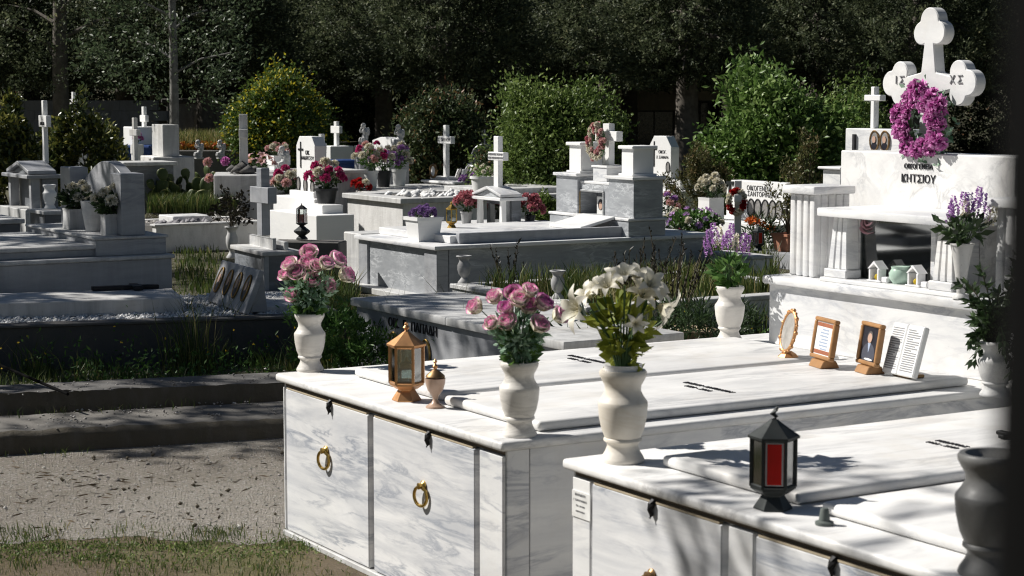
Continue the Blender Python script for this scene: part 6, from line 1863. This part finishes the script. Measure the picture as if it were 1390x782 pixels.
# ---- shrubs
def shrub_at(label, px, pyt, pyb, wpx, Y, n, leaf, mat, style='round', ry=.8, **kw):
    P = Q(px, pyb, Y); g = ground(P)
    h = hgt(g, pyt); rx = wpx * Y / FPX / 2
    return shrub(label, g, rx * .88, rx * ry, h * .93, n, leaf, mat, style, **kw)
shrub_at('rounded bright green shrub behind the wreathed monument', 748, 124, 300, 168, 24.0, 42000, .06, L_SHRUB, nclump=260)
shrub_at('glossy bright green shrub behind the wide headstone', 1062, 116, 290, 176, 23.5, 26000, .085, L_BRIGHT, nclump=190)
shrub_at('looser pale green shrub touching the trefoil cross', 1140, 134, 280, 120, 25.0, 14000, .06, L_SHRUB, nclump=120)
shrub_at('dark glossy shrub with brown tips behind the lettered cross', 597, 140, 262, 118, 29.5, 26000, .075, L_DARK, nclump=200)
shrub_at('ivy mound speckled with yellow flowers', 372, 106, 268, 112, 31.0, 40000, .075, L_YEL, 'ivy', .7, nclump=240)
shrub_at('trailing ivy joining the yellow-flowered mound', 425, 135, 262, 50, 32.0, 9000, .075, L_YEL, 'ivy', nclump=90)
shrub_at('dark laurel bush with yellow-tipped shoots behind the gabled shrine', 122, 164, 275, 128, 25.0, 15000, .085, L_LAUREL, 'spiky', nclump=110)
shrub_at('shadowed laurel at the picture edge behind the gabled shrine', 20, 165, 290, 90, 24.0, 9000, .085, L_LAUREL, 'spiky', nclump=80)
shrub_at('low spreading brownish shrub under the cypress trunk', 960, 212, 300, 90, 22.0, 9000, .05, L_BROWNISH, 'spiky', .8, nclump=90, aspect=.3)
shrub_at('brown-tipped twiggy shrub over the wide headstone', 1092, 198, 300, 44, 19.0, 2600, .05, L_BROWNISH, 'spiky', .8, nclump=40, aspect=.35)
shrub_at('small dark bush at the foot of the rounded shrub', 745, 268, 300, 40, 20.5, 3500, .05, L_SHRUB, nclump=50)
shrub_at('thin rusty shrub beside the iron arch', 664, 196, 250, 30, 23.0, 1500, .06, L_DARK, 'spiky', nclump=24)
shrub_at('dark bush in the shade beside the shed', 310, 180, 230, 60, 38.0, 5000, .09, L_DARK, nclump=60)

# ---- trees
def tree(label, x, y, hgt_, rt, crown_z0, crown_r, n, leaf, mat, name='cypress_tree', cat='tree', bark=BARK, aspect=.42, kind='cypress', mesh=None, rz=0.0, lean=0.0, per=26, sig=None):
    t = thing(name, label, cat, (x, y, 0), rz)
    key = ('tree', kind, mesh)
    if mesh is not None and key in CACHE:
        cm, tm = CACHE[key]
        link('trunk', tm, t); link('crown', cm, t); return t
    mb = MB()
    mb.tube([(0, 0, -.05), (rng.uniform(-.03, .03) + lean * .3, 0, hgt_ * .3), (lean * .7, rng.uniform(-.05, .05), hgt_ * .65), (lean, 0, hgt_ * .97)], [rt * 1.25, rt, rt * .7, rt * .1], 12)
    nb = 26 if kind == 'cypress' else 18
    ends = []
    for i in range(nb):
        z = crown_z0 + (hgt_ * .92 - crown_z0) * (i + .3) / nb
        a = i * 2.4 + rng.uniform(-.3, .3)
        if kind == 'cypress': r = crown_r * (1 - .75 * ((z - crown_z0) / (hgt_ - crown_z0)) ** 1.3) * rng.uniform(.7, 1.05); dz = -.25 * r if z < crown_z0 + 1.5 else .5 * r
        else: r = crown_r * math.sqrt(max(.1, 1 - ((z - crown_z0) / (hgt_ - crown_z0) - .45) ** 2 * 2.4)) * rng.uniform(.75, 1.05); dz = r * .35
        e = Vector((r * math.cos(a), r * math.sin(a), z + dz)); s = Vector((lean * z / hgt_, 0, z))
        mb.tube([s, s.lerp(e, .5) + Vector((0, 0, .08 * r)), e], [rt * .35, rt * .2, .012], 6)
        ends.append((s, e))
    tm = mb.mesh('trunk', bark)
    # leaf sprays: tufts along and around the limbs, filling the crown
    nt = n // per
    Z = crown_z0 + (hgt_ - crown_z0) * (nr.uniform(0, 1, nt) ** (1.6 if kind == 'cypress' else 1)) - .3
    u = np.clip((Z - crown_z0) / (hgt_ - crown_z0), 0, 1)
    if kind == 'cypress': Rr = crown_r * (1 - .75 * u ** 1.3) * np.where(Z < crown_z0, .8, 1)
    else: Rr = crown_r * np.sqrt(np.clip(1 - (u - .45) ** 2 * 2.9, .08, 1))
    a = nr.uniform(0, 2 * np.pi, nt)
    lob = 1 + .2 * np.sin(a * 3 + Z * 1.7) + .18 * np.sin(a * 6 - Z * 4.1)
    rr = Rr * lob * nr.uniform(.3, 1.06, nt) ** .55
    C = np.stack([rr * np.cos(a) + lean * Z / hgt_, rr * np.sin(a), Z + nr.normal(0, .12, nt)], 1)
    out = np.stack([np.cos(a), np.sin(a), nr.normal(.25, .45, nt)], 1)
    k = np.repeat(np.arange(nt), per)
    N = len(k)
    s = nr.uniform(0, 1, N)
    ts = nr.uniform(.22, .55, nt)[k] * (1 if kind == 'cypress' else 1.1)
    pos = C[k] + out[k] * (s * ts)[:, None] + nr.normal(0, 1, (N, 3)) * ((sig or (.06 if kind == 'cypress' else .1)) * (1.15 - s * .7))[:, None]
    D = out[k] * .9 + nr.normal(0, .55, (N, 3))
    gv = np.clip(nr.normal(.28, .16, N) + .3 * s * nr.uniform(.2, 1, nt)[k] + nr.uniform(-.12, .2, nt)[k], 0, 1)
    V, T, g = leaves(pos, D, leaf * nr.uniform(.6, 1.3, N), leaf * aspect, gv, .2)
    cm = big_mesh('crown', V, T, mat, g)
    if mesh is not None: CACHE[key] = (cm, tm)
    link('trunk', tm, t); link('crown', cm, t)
    return t
rows = ((41.5, [(3.87, 'with its thick trunk behind the clipped headstone'), (-1.33, 'behind the lettered cross'), (-6.5, 'behind the ivy mound'), (-11.7, 'at the picture edge over the block wall'), (9.07, 'beside the trefoil cross'), (-16.9, 'outside the picture beyond the block wall'), (14.2, 'outside the picture beyond the trefoil cross')]),
        (45.0, [(-3.16, 'with its trunk behind the statuettes'), (2.04, 'behind the pink wreath'), (7.24, 'over the wide headstone'), (-8.4, 'behind the thin pale trunk'), (-13.6, 'over the dark block wall'), (12.4, 'in the darkest end of the row')]),
        (48.5, [(.4, 'over the curtained window'), (5.6, 'above the glossy shrub'), (-4.8, 'rising above the ivy mound'), (-10.0, 'between the block wall and the shed'), (10.8, 'over the small cross'), (-15.2, 'far behind the block wall end')]))
ci = 0
for Y, L_ in rows:
    for x, w in L_:
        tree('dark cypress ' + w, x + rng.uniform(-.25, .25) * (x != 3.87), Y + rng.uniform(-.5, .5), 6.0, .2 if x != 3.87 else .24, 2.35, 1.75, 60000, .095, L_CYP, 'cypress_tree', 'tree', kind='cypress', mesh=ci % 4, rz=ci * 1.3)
        ci += 1
for i in range(13):
    x = -16 + i * 2.75
    lab = 'rear row cypress filling the gap over ' + ['the picture edge', 'the wall end', 'the block wall', 'the shed side', 'the shed', 'the ivy', 'the first window', 'the curtained window', 'the pale pillar', 'the beige panel', 'the last window', 'the shaded corner', 'the far corner'][i]
    lowc = not (5 < i < 11)
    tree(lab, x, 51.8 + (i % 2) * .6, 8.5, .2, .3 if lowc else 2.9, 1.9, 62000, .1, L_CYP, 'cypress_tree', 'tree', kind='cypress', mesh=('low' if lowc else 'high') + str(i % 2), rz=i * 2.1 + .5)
shrub('tall dark hedge closing the view behind the block wall', Vector((-12.5, 56.5, 0)), 8, .5, 4.2, 26000, .2, L_DARK, name='hedge', cat='hedge', nclump=200, trunk=False)
shrub('tall dark hedge closing the view behind the trefoil cross', Vector((14.5, 56.5, 0)), 6, .5, 4.2, 22000, .2, L_DARK, name='hedge', cat='hedge', nclump=160, trunk=False)
xs = (237 - 695) / FPX * 27.0
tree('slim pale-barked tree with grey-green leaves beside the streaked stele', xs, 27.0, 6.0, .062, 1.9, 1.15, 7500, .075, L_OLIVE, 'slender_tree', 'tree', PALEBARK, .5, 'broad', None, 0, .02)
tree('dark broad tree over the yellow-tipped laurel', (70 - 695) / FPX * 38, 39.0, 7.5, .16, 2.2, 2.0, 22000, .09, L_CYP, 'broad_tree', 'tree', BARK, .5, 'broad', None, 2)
# shade trees standing outside the left of the picture
for i, (x, y, h, r, n) in enumerate(((-9.2, 14.2, 8.0, 2.5, 4600), (-7.5, 12.35, 7.0, 1.6, 4600), (-12.0, 19.0, 8.0, 2.6, 8000), (-15.0, 25.0, 8.5, 3.0, 9000), (-9.8, 15.8, 8.4, 1.9, 2400), (-4.05, 5.5, 6.0, .75, 1200))):  # last tree is unseen, added to dapple the near vault
    tree(['spreading shade tree beside the gravel grave', 'younger shade tree nearest the path', 'spreading shade tree beside the stepped tomb', 'tall shade tree beside the laurel bushes', 'high crowned tree between the shade trees', 'unseen young tree added beside the verge to dapple the vault'][i], x, y, h, .16 if r > 1 else .05, 3.6 if r > 1 else 4.5, r, n, .14 if r > 1 else .09, L_OLIVE, 'shade_tree', 'tree', BARK, .5, 'broad', None, i, per=110 if r > 1 else 26, sig=.2 if r > 1 else None)

# ---- building and walls behind
tb = thing('low_building', 'long beige building with dark windows behind the cypress row', 'building', (0, 54, 0))
X = lambda px, Y=54: (px - 695) / FPX * Y
Zb = lambda py, Y=54: Q(695, py, Y).z
MB().box(X(425), X(1060), .0, 8, 0, 4.6, .01).build('wall', BEIGE, tb)
MB().box(X(420), X(1070), -.4, 8.2, 4.601, 4.8, .02).build('roof', CONC, tb)
for a, b2, c, d in ((462, 497, 196, 146), (532, 556, 200, 120), (592, 642, 205, 106), (650, 690, 205, 110), (862, 912, 205, 152), (950, 1000, 205, 140)):
    f = MB()
    x0, x1, z0, z1 = X(a), X(b2), max(.3, Zb(c)), Zb(d)
    f.box(x0 - .06, x0, -.06, .02, z0, z1, .004); f.box(x1, x1 + .06, -.06, .02, z0, z1, .004); f.box(x0 - .06, x1 + .06, -.065, .02, z1, z1 + .07, .004); f.box(x0 - .08, x1 + .08, -.1, .02, z0 - .06, z0, .004)
    f.box((x0 + x1) / 2 - .02, (x0 + x1) / 2 + .02, -.05, .0, z0, z1, 0)
    w = f.build('window', CONC, tb)
    MB().box(x0, x1, -.03, -.02, z0, z1, 0).build('pane', WINP, w)
for a, b2 in ((818, 832), (506, 514), (700, 708)):
    MB().box(X(a), X(b2), -.35, -.002, 0, 4.6, .01).build('pillar', BEIGE, tb)
MB().box(X(855), X(918), -.14, -.101, Zb(150), Zb(100), .01).build('panel', plaster('pale_panel', (.5, .43, .34), .3), tb)
# block wall at left and shed
o = MB(); Yw = 40.0
x0, x1 = X(-40, Yw), X(205, Yw); zt = Q(100, 136, Yw).z
nb = 7; rowh = zt / nb
for r_ in range(nb):
    xx = x0 - (.2 if r_ % 2 else 0)
    while xx < x1:
        o.box(xx + .006, xx + .394, Yw, Yw + .2, r_ * rowh + .006, (r_ + 1) * rowh - .006, .006); xx += .4
o.box(x0, x1, Yw + .01, Yw + .19, 0, zt - .01, 0)
tag(o.build('block_wall', BLOCK), 'grey concrete block wall in shade behind the laurel', 'wall')
ts = thing('shed', 'small pale shed half hidden by trees beyond the flowering bank', 'shed', (X(262, 42), 42, 0))
MB().box(-.55, .5, 0, 2, 0, Q(262, 140, 42).z, .01).build('wall', plaster('pale_render', (.36, .34, .32), .4), ts)
MB().box(-.65, .6, -.15, 2.1, Q(262, 140, 42).z + .001, Q(262, 140, 42).z + .1, .02).build('roof', CONC, ts)
MB().box(.05, .42, -.03, -.001, .05, Q(262, 150, 42).z, .005).build('door', plaster('door_paint', (.4, .36, .3), .4), ts)

# ---- dark post close to the viewer at the picture's right edge
tp = thing('metal_post', 'black post close to the viewer, blurred along the picture edge', 'post', (.1215, .35, 0))
MB().lathe([(0, 0), (.03, 0), (.03, 2.3), (0, 2.3)], seg=24).build('shaft', POSTM, tp)
MB().lathe([(.031, 0), (.06, 0), (.06, .02), (.031, .03)], seg=24).build('flange', BLACKM, tp)
MB().lathe([(0, 2.3), (.04, 2.3), (.04, 2.33), (.02, 2.38), (0, 2.39)], seg=24).build('cap', BLACKM, tp)

# ---------------------------------------------------------------- light, sky, camera
SUNAZ = math.atan2(-.958, .287); SUNEL = R(42)
w = bpy.data.worlds.new('World'); SC.world = w; w.use_nodes = True
nt = w.node_tree; bg = nt.nodes['Background']
sk = nt.nodes.new('ShaderNodeTexSky'); sk.sky_type = 'NISHITA'; sk.sun_disc = False
sk.sun_elevation = SUNEL; sk.sun_rotation = SUNAZ
sk.air_density = 1.0; sk.dust_density = .6
nt.links.new(sk.outputs[0], bg.inputs[0]); bg.inputs[1].default_value = .026
ld = bpy.data.lights.new('sun', 'SUN'); ld.energy = 5.0; ld.angle = R(.53); ld.color = (1, .96, .9)
so = bpy.data.objects.new('sun', ld); COL.objects.link(so)
d = Vector((-math.sin(SUNAZ) * math.cos(SUNEL), -math.cos(SUNAZ) * math.cos(SUNEL), -math.sin(SUNEL)))
so.rotation_euler = d.to_track_quat('-Z', 'Y').to_euler(); so.location = (-10, 5, 12)
cd = bpy.data.cameras.new('camera'); co = bpy.data.objects.new('camera', cd); COL.objects.link(co)
cd.sensor_width = 36; cd.lens = 36 * FPX / 1390; cd.clip_start = .05; cd.clip_end = 600
co.location = (0, 0, H); co.rotation_euler = (math.pi / 2 - PITCH, 0, 0)
cd.dof.use_dof = True; cd.dof.focus_distance = 10.5; cd.dof.aperture_fstop = 9
SC.camera = co
SC.view_settings.view_transform = 'Standard'; SC.view_settings.look = 'None'; SC.view_settings.gamma = 1; SC.view_settings.exposure = .32
SC.render.engine = 'CYCLES'
SC.cycles.use_denoising = True
SC.cycles.filter_width = 1.1
SC.cycles.max_bounces = 8; SC.cycles.diffuse_bounces = 3; SC.cycles.transparent_max_bounces = 12
SC.cycles.sample_clamp_indirect = 6

# thin iron rod lying in the grass strip
a, b2 = G(-6, 493, .25), G(92, 535, .2)
o = tag(MB().tube([a, b2], .008, 6).build('iron_rod', POSTM), 'thin dark iron rod slanting from the mossy wall down to the kerb', 'rod')

# graves just outside the picture, seen in the niche glass
dup(tE, (-8.2, 9.6, 0), TH, 'grey marble tomb outside the picture, mirrored in the niche glass')
dup(tX, (-6.3, 10.6, 0), TH, 'clipped headstone outside the picture, mirrored in the niche glass')
